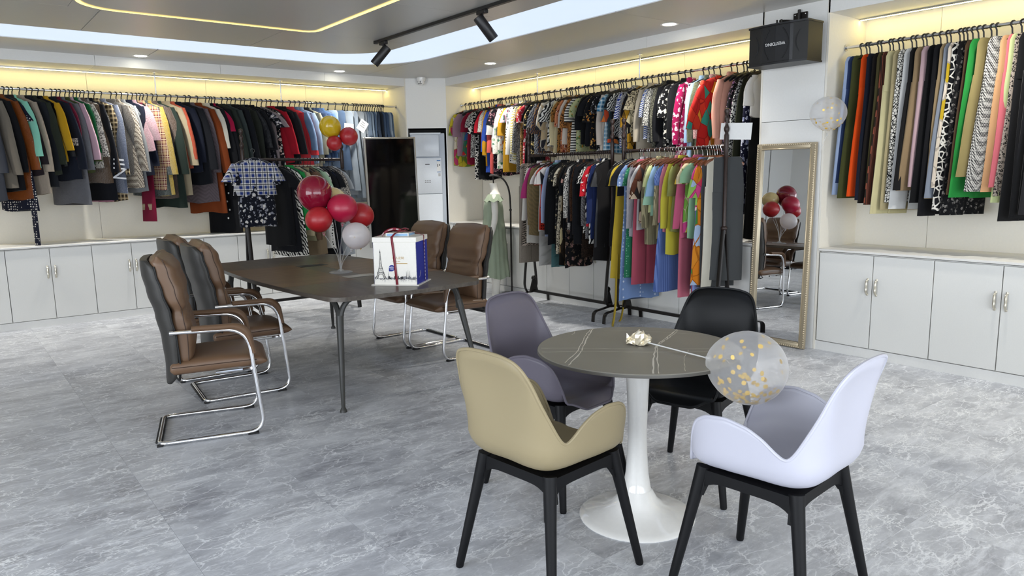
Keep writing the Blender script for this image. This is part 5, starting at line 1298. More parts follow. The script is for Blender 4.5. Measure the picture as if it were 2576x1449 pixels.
 ('middle wall rail', 5.98, 7.236, 2.468, 177.4, 0.947, 0.0242, 'top', 'sp:#2a2a2d:#9a9894:1.2', 'grey-black speckled blouse', 'blouse', 'b'),
 ('middle wall rail', 5.98, 7.297, 2.468, 176.8, 0.803, 0.0226, 'top', 'w:#e4e0cc:#b8a860:.8', 'white and straw zigzag blouse', 'blouse', 'b'),
 ('middle wall rail', 5.98, 7.334, 2.468, 170.1, 0.827, 0.0226, 'top', 'dt:#e4e1da:#1a1a1c:1.2', 'white blouse with black spots', 'blouse', 'b'),
 ('middle wall rail', 5.98, 7.435, 2.468, 174.3, 0.696, 0.034, 'tee', 'fl:#c9a9b4:#8a1f47:#3f7f72:1.3', 'burgundy and pink border-print blouse', 'blouse', 'b'),
 ('middle wall rail', 5.98, 7.512, 2.468, 180.7, 0.924, 0.0321, 'tee', 's:#b98a20', 'ochre yellow blouse', 'blouse', 'b'),
 ('middle wall rail', 5.98, 7.568, 2.468, 177.7, 0.671, 0.0255, 'tee', 'fl:#e8e0d2:#d98a50:#c25c34:1.1', 'white blouse with orange flowers', 'blouse', 'b'),
 ('middle wall rail', 5.98, 7.612, 2.468, 175.4, 0.881, 0.0255, 'top', 'fl:#e6e2d8:#4f8068:#a8b79c:.9', 'white blouse with green palm leaves', 'blouse', 'b'),
 ('middle wall rail', 5.98, 7.683, 2.468, 167.2, 0.972, 0.034, 'tee', 'fl:#15151c:#5a3040:#b98a92:1.6', 'black blouse with tiny rose print', 'blouse', 'b'),
 ('middle wall rail', 5.98, 7.77, 2.468, 184.1, 0.624, 0.019, 'tee', 's:#cfccc6', 'light grey tee', 'blouse', 'b'),
 ('middle wall rail', 5.98, 7.8, 2.468, 182.1, 0.955, 0.019, 'top', 's:#e0635c', 'coral pink blouse', 'blouse', 'b'),
 ('middle wall rail', 5.98, 7.83, 2.468, 167.1, 0.939, 0.019, 'top', 's:#2f4fa6', 'royal blue blouse', 'blouse', 'b'),
 ('middle wall rail', 5.98, 7.861, 2.468, 172.6, 0.856, 0.0194, 'top', 's:#c8921c', 'mustard yellow blouse', 'blouse', 'b'),
 ('middle wall rail', 5.98, 7.953, 2.468, 182.3, 0.72, 0.0284, 'tee', 'sp:#d9d5cc:#8e8a80:1.3', 'ivory speckled blouse', 'blouse', 'b'),
 ('middle wall rail', 5.98, 8.002, 2.468, 183.6, 0.616, 0.0277, 'tee', 's:#b01c2c', 'scarlet red blouse', 'blouse', 'b'),
 ('middle wall rail', 5.98, 8.049, 2.468, 181.8, 1.021, 0.0277, 'tee', 's:#101114', 'plain black dress', 'dress', 'b'),
 ('middle wall rail', 5.98, 8.141, 2.468, 179.3, 1.031, 0.034, 'tee', 'g:#15161a:#d6d2cb:1.3', 'black dress with white geometric lines', 'dress', 'b'),
 ('middle wall rail', 5.98, 8.224, 2.468, 179.4, 0.728, 0.034, 'tee', 'sp:#17171a:#d9d4cc:1', 'black and white speckled blouse', 'blouse', 'b'),
 ('middle wall rail', 5.98, 8.304, 2.468, 175.2, 0.816, 0.034, 'tee', 's:#8a1a33', 'wine red blouse', 'blouse', 'b'),
 ('middle wall rail', 5.98, 8.391, 2.468, 168.4, 0.684, 0.034, 'tank', 'ab:#b8252d:#2f6b4f:#1d5f93:#d9a020:1.7', 'red tropical print top', 'blouse', 'b'),
 ('middle wall rail', 5.98, 8.467, 2.468, 178.9, 0.829, 0.0235, 'skirt', 's:#8e9c96', 'pale sage pleated skirt', 'skirt', 'b'),
 ('middle wall rail', 5.98, 8.507, 2.468, 168.5, 0.691, 0.0235, 'tee', 's:#a88592', 'mauve pink tee', 'blouse', 'b'),
 ('middle wall rail', 5.98, 8.6, 2.468, 174.0, 0.841, 0.0339, 'tee', 'ab:#d9c437:#b93a63:#e8d9c0:#6c8a3a:1.4', 'pink and yellow floral tee', 'blouse', 'b'),
 ('right wall rail', 5.98, 1.687, 2.468, 153.0, 1.301, 0.023, 'pants', 's:#2b2a2c', 'charcoal trousers', 'trousers', 'b'),
 ('right wall rail', 5.98, 1.729, 2.468, 154.5, 1.302, 0.0153, 'pants', 's:#121214', 'black leggings', 'trousers', 'b'),
 ('right wall rail', 5.98, 1.753, 2.468, 151.0, 1.325, 0.0153, 'pants', 's:#1b1b1e', 'soft black trousers', 'trousers', 'b'),
 ('right wall rail', 5.98, 1.802, 2.468, 161.9, 1.318, 0.015, 'pants', 's:#141416', 'black knit trousers', 'trousers', 'b'),
 ('right wall rail', 5.98, 1.826, 2.468, 151.9, 1.35, 0.015, 'pants', 's:#18181a', 'black flared trousers', 'trousers', 'b'),
 ('right wall rail', 5.98, 1.852, 2.468, 152.0, 1.177, 0.0159, 'pants', 'lp:#a3968a:#1a1817:#5f564e:1.3', 'grey leopard trousers', 'trousers', 'b'),
 ('right wall rail', 5.98, 1.883, 2.468, 152.6, 1.23, 0.015, 'pants', 's:#c3cc94', 'pale lime trousers', 'trousers', 'b'),
 ('right wall rail', 5.98, 1.907, 2.468, 156.4, 1.114, 0.015, 'pants', 's:#d9707a', 'coral pink trousers', 'trousers', 'b'),
 ('right wall rail', 5.98, 1.931, 2.468, 148.1, 1.156, 0.015, 'pants', 's:#d9a87a', 'peach trousers', 'trousers', 'b'),
 ('right wall rail', 5.98, 1.988, 2.468, 149.9, 1.145, 0.0302, 'pants_w', 'tw:#e0dcd4:#1b1b1e:#6d6a6a:.9', 'black and white herringbone trousers', 'trousers', 'b'),
 ('right wall rail', 5.98, 2.083, 2.468, 162.0, 1.039, 0.0189, 'pants_w', 's:#98895a', 'khaki culottes', 'trousers', 'b'),
 ('right wall rail', 5.98, 2.115, 2.468, 155.5, 1.192, 0.0189, 'pants_w', 's:#2f9a45', 'bright green wide trousers', 'trousers', 'b'),
 ('right wall rail', 5.98, 2.164, 2.468, 155.7, 1.169, 0.0192, 'pants', 's:#5a4632', 'chocolate brown trousers', 'trousers', 'b'),
 ('right wall rail', 5.98, 2.197, 2.468, 147.8, 1.318, 0.0192, 'pants', 'fl:#141416:#8a8580:#3a3836:1.8', 'black trousers with small flowers', 'trousers', 'b'),
 ('right wall rail', 5.98, 2.233, 2.468, 147.4, 1.296, 0.0196, 'pants', 'g:#15161a:#e6e2d8:1.1', 'black trousers with bold white cells', 'trousers', 'b'),
 ('right wall rail', 5.98, 2.267, 2.468, 152.6, 1.127, 0.015, 'pants', 'ab:#e4d6c4:#e4d6c4:#e0d2be:#c9a928:.9', 'cream trousers with yellow and brown print', 'trousers', 'b'),
 ('right wall rail', 5.98, 2.291, 2.468, 149.3, 1.203, 0.015, 'pants', 's:#8b93a0', 'blue-grey trousers', 'trousers', 'b'),
 ('right wall rail', 5.98, 2.318, 2.468, 149.8, 1.204, 0.0162, 'pants', 's:#a08a68', 'tan trousers', 'trousers', 'b'),
 ('right wall rail', 5.98, 2.377, 2.468, 158.7, 1.328, 0.0159, 'pants', 's:#17171a', 'long black trousers', 'trousers', 'b'),
 ('right wall rail', 5.98, 2.403, 2.468, 150.1, 1.241, 0.0159, 'pants', 's:#131315', 'plain black trousers', 'trousers', 'b'),
 ('right wall rail', 5.98, 2.448, 2.468, 151.7, 1.116, 0.0247, 'pants', 's:#c8a9ae', 'dusty pink trousers', 'trousers', 'b'),
 ('right wall rail', 5.98, 2.497, 2.468, 153.4, 1.146, 0.0255, 'pants', 's:#9a8262', 'camel trousers', 'trousers', 'b'),
 ('right wall rail', 5.98, 2.544, 2.468, 158.7, 1.14, 0.015, 'pants', 's:#1a1919', 'black trousers with silver snaps', 'trousers', 'b'),
 ('right wall rail', 5.98, 2.568, 2.468, 150.6, 1.293, 0.015, 'pants', 's:#e2e2e0', 'white trousers', 'trousers', 'b'),
 ('right wall rail', 5.98, 2.618, 2.468, 153.3, 1.238, 0.0184, 'pants', 'g:#e6e2d8:#17181b:2.4', 'white trousers with black triangle print', 'trousers', 'b'),
 ('right wall rail', 5.98, 2.649, 2.468, 150.3, 1.292, 0.0184, 'pants', 's:#bdae84', 'beige trousers', 'trousers', 'b'),
 ('right wall rail', 5.98, 2.714, 2.468, 156.7, 1.324, 0.0179, 'pants', 's:#d9cf9f', 'cream yellow trousers', 'trousers', 'b'),
 ('right wall rail', 5.98, 2.745, 2.468, 152.9, 1.26, 0.0179, 'pants', 'st:#2b221c:#8a4a38:1.6', 'brown trousers with a red side braid', 'trousers', 'b'),
 ('right wall rail', 5.98, 2.79, 2.468, 160.5, 1.247, 0.015, 'pants', 's:#4a4428', 'dark olive trousers', 'trousers', 'b'),
 ('right wall rail', 5.98, 2.814, 2.468, 155.2, 1.242, 0.015, 'pants', 's:#1d1816', 'black-brown trousers', 'trousers', 'b'),
 ('right wall rail', 5.98, 2.879, 2.468, 164.8, 1.224, 0.015, 'pants', 's:#171c2b', 'navy black trousers', 'trousers', 'b'),
 ('right wall rail', 5.98, 2.903, 2.468, 154.5, 1.199, 0.015, 'pants', 's:#ee5216', 'bright orange jogging trousers', 'trousers', 'b'),
 ('right wall rail', 5.98, 2.971, 2.468, 153.3, 1.21, 0.015, 'pants', 's:#474a26', 'olive green trousers', 'trousers', 'b'),
 ('right wall rail', 5.98, 2.995, 2.468, 148.0, 1.085, 0.015, 'pants', 's:#2f3f66', 'navy sweatpants', 'trousers', 'b'),
 ('right wall rail', 5.98, 3.041, 2.468, 159.7, 1.184, 0.0249, 'pants', 's:#a9bbdc', 'light blue jogging trousers', 'trousers', 'b'),
 ('rack by the mannequin', 5.43, 5.295, 1.705, 178.7, 1.09, 0.017, 'dress', 's:#1d1b1c', 'sheer black dress', 'dress', 'k'),
 ('rack by the mannequin', 5.43, 5.321, 1.705, 186.0, 0.954, 0.017, 'dress', 's:#4a4b4e', 'sheer grey mesh top', 'blouse', 'k'),
 ('rack by the mannequin', 5.43, 5.347, 1.705, 169.7, 0.908, 0.017, 'top', 'z:#e4e1da:#16171a:.7', 'white turtleneck with black tiger strokes', 'sweater', 'k'),
 ('rack by the mannequin', 5.43, 5.373, 1.705, 181.7, 0.871, 0.017, 'top', 's:#22305f', 'navy blue blouse', 'blouse', 'k'),
 ('rack by the mannequin', 5.43, 5.399, 1.705, 175.4, 0.736, 0.017, 'tee', 'fl:#c8202e:#ece4e0:#8a1420:1.1', 'red blouse with white print', 'blouse', 'k'),
 ('rack by the mannequin', 5.43, 5.425, 1.705, 175.0, 0.868, 0.017, 'top', 'tw:#8f8c8a:#2c2c30:#55535a:1.1', 'grey tweed jacket', 'jacket', 'k'),
 ('rack by the mannequin', 5.43, 5.458, 1.705, 179.2, 0.822, 0.0204, 'tee', 'z:#d8d4cb:#1d1d20:1.6', 'black and white abstract blouse', 'blouse', 'k'),
 ('rack by the mannequin', 5.43, 5.505, 1.705, 177.6, 1.261, 0.0277, 'skirt', 'sp:#17120f:#3a2a20:1.4', 'dark glitter skirt', 'skirt', 'k'),
 ('rack by the mannequin', 5.43, 5.585, 1.705, 185.4, 0.939, 0.0258, 'coat', 's:#15161a', 'black buttoned jacket', 'jacket', 'k'),
 ('rack by the mannequin', 5.43, 5.628, 1.705, 182.5, 0.838, 0.0258, 'top', 'lp:#4a3020:#15100c:#6d4a30:1.6', 'dark brown animal print top', 'blouse', 'k'),
 ('rack by the mannequin', 5.43, 5.677, 1.705, 182.7, 0.883, 0.0211, 'top', 's:#1c1c20', 'charcoal black top', 'blouse', 'k'),
 ('rack by the mannequin', 5.43, 5.712, 1.705, 180.3, 0.801, 0.0211, 'top', 'lp:#e6e0d6:#141416:#8a857c:1.5', 'white cardigan with black spots', 'cardigan', 'k'),
 ('rack by the mannequin', 5.43, 5.754, 1.705, 183.6, 1.192, 0.025, 'dress', 'fl:#131215:#a8807a:#6d5a4a:.9', 'black dress with rose print', 'dress', 'k'),
 ('rack by the mannequin', 5.43, 5.808, 1.705, 185.0, 0.89, 0.0172, 'tee', 's:#141518', 'black tee', 'blouse', 'k'),
 ('rack by the mannequin', 5.43, 5.835, 1.705, 181.9, 1.183, 0.0172, 'dress', 'ab:#3a2f24:#8a6f4a:#17130f:#c9b98e:1.1', 'brown and black patterned dress', 'dress', 'k'),
 ('rack by the mannequin', 5.43, 5.864, 1.705, 177.5, 1.066, 0.0187, 'dress', 'lp:#d9cdb4:#1b1815:#8a7a60:1.3', 'cream leopard dress', 'dress', 'k'),
 ('rack by the mannequin', 5.43, 5.933, 1.705, 185.2, 1.017, 0.017, 'tee', 'fl:#1a1a1c:#c9b98e:#6d6a62:1.2', 'black dress with cream leaves', 'dress', 'k'),
 ('rack by the mannequin', 5.43, 5.959, 1.705, 174.6, 0.961, 0.017, 'coat', 's:#131417', 'black knit cardigan', 'cardigan', 'k'),
 ('rack by the mannequin', 5.43, 5.993, 1.705, 173.7, 1.434, 0.0211, 'skirt', 's:#5f8a8c', 'teal skirt', 'skirt', 'k'),
 ('rack by the mannequin', 5.43, 6.063, 1.705, 182.1, 0.87, 0.017, 'top', 's:#b3bfe0', 'pale blue shirt', 'shirt', 'k'),
 ('rack by the mannequin', 5.43, 6.089, 1.705, 174.3, 0.733, 0.017, 'tee', 'ab:#e8e2dc:#d1482a:#2a2a30:1.3', 'white and orange print blouse', 'blouse', 'k'),
 ('rack by the mannequin', 5.43, 6.138, 1.705, 178.1, 0.822, 0.0284, 'tee', 'dt:#c63324:#17130f:1.4', 'red blouse with black spots', 'blouse', 'k'),
 ('rack by the mannequin', 5.43, 6.202, 1.705, 183.1, 0.824, 0.0217, 'tee', 's:#e9e5de', 'white tunic', 'blouse', 'k'),
 ('rack by the mannequin', 5.43, 6.237, 1.705, 185.5, 1.439, 0.0177, 'skirt', 's:#e4e0da', 'long white skirt', 'skirt', 'k'),
 ('rack by the mannequin', 5.43, 6.265, 1.705, 173.0, 0.874, 0.0177, 'coat', 'tw:#8a7350:#5f5a40:#a38a5e:1.2', 'brown-green tweed jacket', 'jacket', 'k'),
 ('rack by the mannequin', 5.43, 6.324, 1.705, 174.5, 0.743, 0.0213, 'tee', 's:#b83a78', 'magenta pink blouse', 'blouse', 'k'),
 ('rack by the mannequin', 5.43, 6.359, 1.705, 172.1, 0.978, 0.0213, 'top', 's:#e6e2d8', 'ivory knit blouse', 'blouse', 'k'),
 ('rack by the mannequin', 5.43, 6.479, 1.705, 174.8, 1.186, 0.034, 'skirt', 'w:#d0bfae:#1d1a1b:1.2', 'black and beige basketweave skirt', 'skirt', 'k'),
 ('rack by the mannequin', 5.43, 6.545, 1.705, 178.4, 1.223, 0.034, 'pants', 'l:#a3988a', 'taupe satin trousers', 'trousers', 'k'),
 ('rack by the mirror', 5.43, 3.94, 1.705, 144.8, 1.171, 0.0169, 'pants_w', 's:#4f5152', 'dark grey wide-leg trousers', 'trousers', 'o'),
 ('rack by the mirror', 5.43, 3.966, 1.705, 153.1, 1.234, 0.0169, 'pants', 's:#4a4c4d', 'dark grey trousers, pleated front', 'trousers', 'o'),
 ('rack by the mirror', 5.43, 3.992, 1.705, 183.0, 1.234, 0.0169, 'pants', 's:#dcd8c9', 'ivory trousers', 'trousers', 'o'),
 ('rack by the mirror', 5.43, 4.018, 1.705, 166.9, 0.553, 0.0169, 'tee', 'ab:#d94a8a:#e8c0c4:#8fbf5a:#d93a5a:1', 'magenta floral tee', 'blouse', 'o'),
 ('rack by the mirror', 5.43, 4.044, 1.705, 176.7, 1.211, 0.0169, 'dress_l', 'ab:#d9801f:#3f7d3a:#a9bcd8:#d98a2a:1', 'orange dress with blue and green flowers', 'dress', 'o'),
 ('rack by the mirror', 5.43, 4.07, 1.705, 172.0, 1.286, 0.0169, 'pants', 's:#8c9ad0', 'periwinkle blue trousers', 'trousers', 'o'),
 ('rack by the mirror', 5.43, 4.096, 1.705, 165.6, 0.786, 0.0169, 'tee', 's:#94bf98', 'soft green tee', 'blouse', 'o'),
 ('rack by the mirror', 5.43, 4.147, 1.705, 165.8, 0.745, 0.0293, 'tee', 'ab:#e0cfa8:#b83f7a:#6d9a3e:#d9b63a:1.3', 'pink and green floral blouse', 'blouse', 'o'),
 ('rack by the mirror', 5.43, 4.201, 1.705, 172.9, 0.8, 0.0207, 'top', 's:#c95f80', 'deep pink blouse', 'blouse', 'o'),
 ('rack by the mirror', 5.43, 4.235, 1.705, 172.3, 1.345, 0.0207, 'pants', 's:#cf7183', 'pink cotton trousers', 'trousers', 'w'),
 ('rack by the mirror', 5.43, 4.328, 1.705, 180.4, 0.752, 0.0245, 'tee', 's:#8f9455', 'olive green shirt', 'shirt', 'w'),
 ('rack by the mirror', 5.43, 4.369, 1.705, 176.4, 0.948, 0.0218, 'top', 's:#cfc545', 'bright yellow shirt', 'shirt', 'w'),
 ('rack by the mirror', 5.43, 4.405, 1.705, 171.4, 0.757, 0.0182, 'top', 's:#d17f92', 'candy pink shirt', 'shirt', 'w'),
 ('rack by the mirror', 5.43, 4.433, 1.705, 168.4, 1.305, 0.0182, 'dress_l', 'st:#7088c4:#4d64a0:1.2', 'blue pinstripe long dress', 'dress', 'w'),
 ('rack by the mirror', 5.43, 4.473, 1.705, 175.5, 0.827, 0.0169, 'top', 'st:#b3a888:#7d7558:1.1', 'sand striped blouse', 'blouse', 'w'),
 ('rack by the mirror', 5.43, 4.499, 1.705, 168.3, 0.597, 0.0169, 'tee', 's:#9dbfe0', 'baby blue tee', 'blouse', 'w'),
 ('rack by the mirror', 5.43, 4.525, 1.705, 165.8, 0.617, 0.0169, 'tee', 's:#a9d2b4', 'mint tee with rolled cuff', 'blouse', 'w'),
 ('rack by the mirror', 5.43, 4.568, 1.705, 172.5, 0.58, 0.0254, 'tee', 's:#d4d79a', 'pale lime tee', 'blouse', 'w'),
 ('rack by the mirror', 5.43, 4.629, 1.705, 176.9, 0.869, 0.0324, 'top', 'st:#a39a78:#6d6650:1', 'khaki striped shirt', 'shirt', 'w'),
 ('rack by the mirror', 5.43, 4.686, 1.705, 173.2, 0.677, 0.0324, 'tee', 'ab:#5f3626:#c9b29a:#2e2a2a:1.5', 'brown and cream print blouse', 'blouse', 'w'),
 ('rack by the mirror', 5.43, 4.754, 1.705, 181.3, 0.736, 0.0169, 'tee', 's:#c9c6c6', 'grey-white ruffled blouse', 'blouse', 'w'),
 ('rack by the mirror', 5.43, 4.78, 1.705, 172.0, 1.285, 0.0169, 'pants', 's:#c25a6c', 'rose pink trousers', 'trousers', 'w'),
 ('rack by the mirror', 5.43, 4.836, 1.705, 182.4, 0.823, 0.0169, 'top', 'l:#b4b0b6', 'silver satin blouse', 'blouse', 'w'),
 ('rack by the mirror', 5.43, 4.862, 1.705, 176.3, 1.225, 0.0169, 'dress', 'dt:#2f7a58:#7fb59a:1.6', 'green embroidered dress', 'dress', 'w'),
 ('rack by the mirror', 5.43, 4.888, 1.705, 168.0, 1.436, 0.0169, 'dress_l', 'dt:#7f9ac9:#d3def0:1', 'light blue spotted long dress', 'dress', 'k'),
 ('rack by the mirror', 5.43, 4.992, 1.705, 180.9, 0.419, 0.0169, 'tee', 's:#1a1d28', 'navy tee', 'blouse', 'k'),
 ('rack by the mirror', 5.43, 5.018, 1.705, 175.6, 1.249, 0.0169, 'dress', 's:#d0b23c', 'yellow dress with trailing belt', 'dress', 'k'),
 ('rack by the mirror', 5.43, 5.065, 1.705, 178.0, 0.927, 0.0273, 'dress', 's:#121215', 'black sheer dress', 'dress', 'k'),
 ('small rack behind the table', 2.998, 8.0, 1.705, -59.9, 0.941, 0.0305, 'tee', 's:#0f1013', 'black dress', 'dress', 'k'),
 ('small rack behind the table', 3.06, 8.0, 1.705, -68.5, 1.005, 0.022, 'dress_l', 's:#121318', 'black long dress', 'dress', 'k'),
 ('small rack behind the table', 3.101, 8.0, 1.705, -59.7, 1.06, 0.022, 'dress_l', 'z:#e6e2d8:#15161a:1.2', 'zebra print dress', 'dress', 'k'),
 ('small rack behind the table', 3.149, 8.0, 1.705, -55.0, 0.785, 0.0254, 'top', 's:#1f8a42', 'bright green sweater', 'sweater', 'k'),
 ('small rack behind the table', 3.231, 8.0, 1.705, -64.2, 0.832, 0.0217, 'tee', 's:#b7a888', 'beige tee', 'blouse', 'k'),
 ('small rack behind the table', 3.271, 8.0, 1.705, -63.2, 1.061, 0.0217, 'skirt', 's:#8f8a6a', 'khaki skirt', 'skirt', 'k'),
 ('small rack behind the table', 3.318, 8.0, 1.705, -66.9, 0.882, 0.025, 'tee', 's:#6d5240', 'brown blouse', 'blouse', 'k'),
 ('small rack behind the table', 3.368, 8.0, 1.705, -65.8, 1.066, 0.0176, 'dress', 's:#85735a', 'tan dress', 'dress', 'k'),
 ('small rack behind the table', 3.399, 8.0, 1.705, -53.5, 0.71, 0.0176, 'tee', 's:#b4d2b0', 'mint blouse', 'blouse', 'k'),
 ('small rack behind the table', 3.455, 8.0, 1.705, -64.2, 1.001, 0.0155, 'dress', 'dt:#e6e2da:#17181b:1.2', 'white dress with black spots', 'dress', 'k'),
 ('small rack behind the table', 3.481, 8.0, 1.705, -53.7, 1.08, 0.0155, 'dress', 's:#15161a', 'plain black dress', 'dress', 'k'),
 ('small rack behind the table', 3.515, 8.0, 1.705, -54.6, 1.082, 0.019, 'dress', 's:#1a2036', 'navy dress', 'dress', 'k'),
 ('small rack behind the table', 3.555, 8.0, 1.705, -60.3, 0.9, 0.0221, 'tee', 's:#191a1e', 'black blouse', 'blouse', 'k'),
 ('small rack behind the table', 3.618, 8.0, 1.705, -66.3, 0.719, 0.0202, 'tee', 'sp:#2a2624:#cfc6ba:1.3', 'black speckled blouse', 'blouse', 'k'),
 ('small rack behind the table', 3.654, 8.0, 1.705, -53.3, 1.094, 0.0202, 'dress_l', 'd:#9a9fa3:#c4c8ca', 'light grey denim dress', 'dress', 'k'),
]

# ================================================================== CLOTHES
def sgn(a): return 1 if a >= 0 else -1
def ring_u(W_, T_, z, u0=0, v0=0, n=22, fold=0, ph=0, k=3, p=.75):
    out = []
    for i in range(n):
        a = 2*PI*i/n; c, s = math.cos(a), math.sin(a)
        u = W_*sgn(c)*abs(c)**p; v = T_*sgn(s)*abs(s)**.8
        v += fold*math.sin(k*PI*u/max(W_, .02)+ph)
        out.append((u0+u, v0+v, z))
    return out
def tube_ring(c, ru, rv, n=12, ph=0, f=0):
    return [(c[0]+ru*math.cos(2*PI*i/n)*(1+f*math.sin(3*2*PI*i/n+ph)), c[1]+rv*math.sin(2*PI*i/n), c[2]) for i in range(n)]
def garment_mesh(cut, L, t, seed, LEAN=.03):
    rng = random.Random(seed); b = MB()
    lean = LEAN*rng.uniform(.6, 1.5); ph = rng.uniform(0, 6); kf = rng.uniform(2.2, 4.2); sway = rng.uniform(-.012, .012); z0 = -.088 if cut in ('pants', 'pants_w', 'skirt', 'scarf') else -.080
    if cut in ('pants', 'pants_w'):
        w0 = .155 if cut == 'pants' else .18; hip = .165 if cut == 'pants' else .20; zc = z0-.30
        rings = [ring_u(w0*.80, t*.42, z0+.004, n=20), ring_u(w0*.9, t*.55, z0-.004, n=20, fold=.002, k=6), ring_u(w0, t*.6, z0-.035, n=20, fold=.002, k=6), ring_u(w0*1.01, t*.62, z0-.04, n=20)]
        for i in range(1, 5): q = i/4; rings.append(ring_u(lerp(w0, hip, q), t*(.65+.3*q), lerp(z0-.04, zc, q), 0, sway*q*.2, 20, .003*q, ph, kf))
        b.loft(rings)
        leg_w = .088 if cut == 'pants' else .115; hem_w = leg_w*rng.uniform(.78, 1.08) if cut == 'pants' else leg_w*1.15
        for s in (-1, 1):
            rings = []; n = 9; dv = rng.uniform(-.25, .25)*t; Ls = L-rng.uniform(0, .012)
            for i in range(n+1):
                q = i/n; z = lerp(zc+.05, -Ls, q)
                rings.append(ring_u(lerp(leg_w, hem_w, q), t*lerp(.92, .72, q), z, s*lerp(hip-leg_w, hip-leg_w+.006, q)+lean*q, dv+sway*q+.005*math.sin(5*q+ph), 16, .006*min(1, 2*q), ph+q*1.5, 2.0))
            b.loft(rings)
        return b
    if cut == 'skirt':
        w0, w1 = .135, .19
        rings = [ring_u(w0, t*.5, z0), ring_u(w0*1.01, t*.6, z0-.035)]
        n = 12
        for i in range(1, n+1): q = i/n; rings.append(ring_u(lerp(w0, w1, q**.8), t*lerp(.7, 1.0, q), lerp(z0-.035, -L, q), 0, sway*q, 28, .010*q, ph, kf+2))
        b.loft(rings); return b
    if cut == 'scarf':
        rings = []
        for i in range(15): q = i/14; rings.append(ring_u(.07+.035*q, .008+.004*q, lerp(z0, -L, q), .02+.03*math.sin(2*q), .012*math.sin(4*q), 14, .006, ph+2*q, 2))
        b.loft(rings); return b
    wide = {'coat': .215, 'jacket': .208, 'top': .195, 'tee': .188, 'tank': .11, 'dress': .175, 'dress_l': .175, 'poncho': .24}[cut]*rng.uniform(.96, 1.05)
    flare = {'coat': .03, 'jacket': .0, 'top': .0, 'tee': .005, 'tank': .10, 'dress': .045, 'dress_l': .06, 'poncho': .05}[cut]
    drop = {'tank': .14}.get(cut, .075)
    rings = []
    neck = .06 if cut != 'tank' else .075
    tops = [(0, neck, .35), (.012, neck+.012, .45), (drop*.45, lerp(neck, wide, .5), .6), (drop*.85, wide*.93, .75), (drop*1.3, wide, .9)]
    if cut == 'tank': tops = [(0, .052, .25), (.06, .058, .3), (.11, .075, .5), (.15, .10, .7), (.19, .115, .85)]
    for dz, w_, tt in tops: rings.append(ring_u(w_, t*tt, z0-dz, 0, 0, 24))
    zt = z0-tops[-1][0]; n = 14; fd = .011 if cut in ('dress', 'dress_l', 'poncho', 'tank') else .006
    for i in range(1, n+1):
        q = i/n; z = lerp(zt, -L, q)
        w_ = wide+flare*q-.012*math.sin(PI*min(1, q*1.6))*(1 if cut != 'poncho' else 0)
        if cut == 'tank': w_ = lerp(.115, .19, q**.7)
        rr = ring_u(w_, t*lerp(.95, 1.0, q), z, lean*.6*q, sway*q, 24, fd*q, ph+q, kf)
        rr = [(u, v, zz_+(.012*math.sin(4*u/w_+ph) if i == n else 0)) for u, v, zz_ in rr]
        rings.append(rr)
    b.loft(rings)
    sl = {'coat': .62, 'jacket': .58, 'top': .54, 'tee': .20, 'tank': 0, 'dress': .17, 'dress_l': .17, 'poncho': .42}[cut]*(rng.uniform(.93, 1.07) if cut != 'tee' else rng.uniform(.6, 1.75))
    if cut in ('coat', 'jacket'): sl = min(sl+.08, max(.3, L-.27))
    sl = min(sl, max(.16, L-.25))
    if sl:
        for s in (-1, 1):
            ru0 = {'coat': .078, 'jacket': .074, 'top': .062, 'tee': .070, 'dress': .062, 'dress_l': .062, 'poncho': .085}[cut]; ru1 = ru0*({'coat': .74, 'jacket': .72, 'top': .62, 'tee': 1.05, 'poncho': 1.2}.get(cut, 1.0))
            dv = rng.uniform(-.3, .3)*t; n = 9; rings = []; out = {'tee': .05, 'dress': .04, 'dress_l': .04, 'poncho': .06}.get(cut, .035)*rng.uniform(.7, 1.4); fwd = rng.uniform(-.01, .02)
            for i in range(n+1):
                q = i/n
                u = s*(wide-.045+out*min(1, 1.7*q)+fwd*q*q)+lean*1.3*q; z = lerp(z0-.055, z0-.08-sl, q)+(.0 if q > 0 else 0)
                ru = lerp(ru0*.55, ru0, min(1, 4*q)) if q < .25 else lerp(ru0, ru1, (q-.25)/.75)
                rings.append(tube_ring((u, dv*q+.006*math.sin(6*q+ph), z), ru, max(.008, t*(.80 if q < .9 else .72)), 14, ph+2*q, .07))
            b.loft(rings)
    if cut in ('coat', 'jacket', 'top'):      # collar
        b.loft([ring_u(.07, t*.55, z0-.02, 0, 0, 16), ring_u(.062, t*.6, z0+.012, 0, 0, 16), ring_u(.055, t*.45, z0+.022, 0, 0, 16)])
    return b
# hangers: moulded black, thin black, brown wood with steel hook
def hook_pts(r=.0205, drop=.075):
    P = [(0, -r*math.cos(a), r*math.sin(a)) for a in [math.radians(x) for x in (215, 180, 150, 120, 90, 60, 30, 0, -30, -60)]]
    P = [(r*math.cos(math.radians(a)), 0, r*math.sin(math.radians(a))) for a in (200, 165, 130, 95, 60, 25, -10, -45)]
    return P+[(.006, 0, -r-.008), (0, 0, -drop)]
def hang_body(w, th, zt=-.075, sag=.062, ry=.006):
    b = MB(); P = []
    n = 16
    for i in range(n+1):
        t = -1+2*i/n; P.append((t*w, .004*math.sin(PI*t), zt-.012-sag*abs(t)**1.15-.012*max(0, abs(t)-.8)/.2))
    b.tube(P, [ry*(1 if abs(-1+2*i/n) < .9 else .7) for i in range(n+1)], 6, sx=th, sy=1, up=(0, 0, 1))
    return b
b = MB().tube(hook_pts(), .0056, 7); b2 = hang_body(.188, 1.9, ry=.0085); b.add(b2.v, b2.f)
b.loft([[(-.035, -.007, -.112), (.035, -.007, -.112), (.035, .007, -.112), (-.035, .007, -.112)], [(-.008, -.006, -.068), (.008, -.006, -.068), (.008, .006, -.068), (-.008, .006, -.068)]])
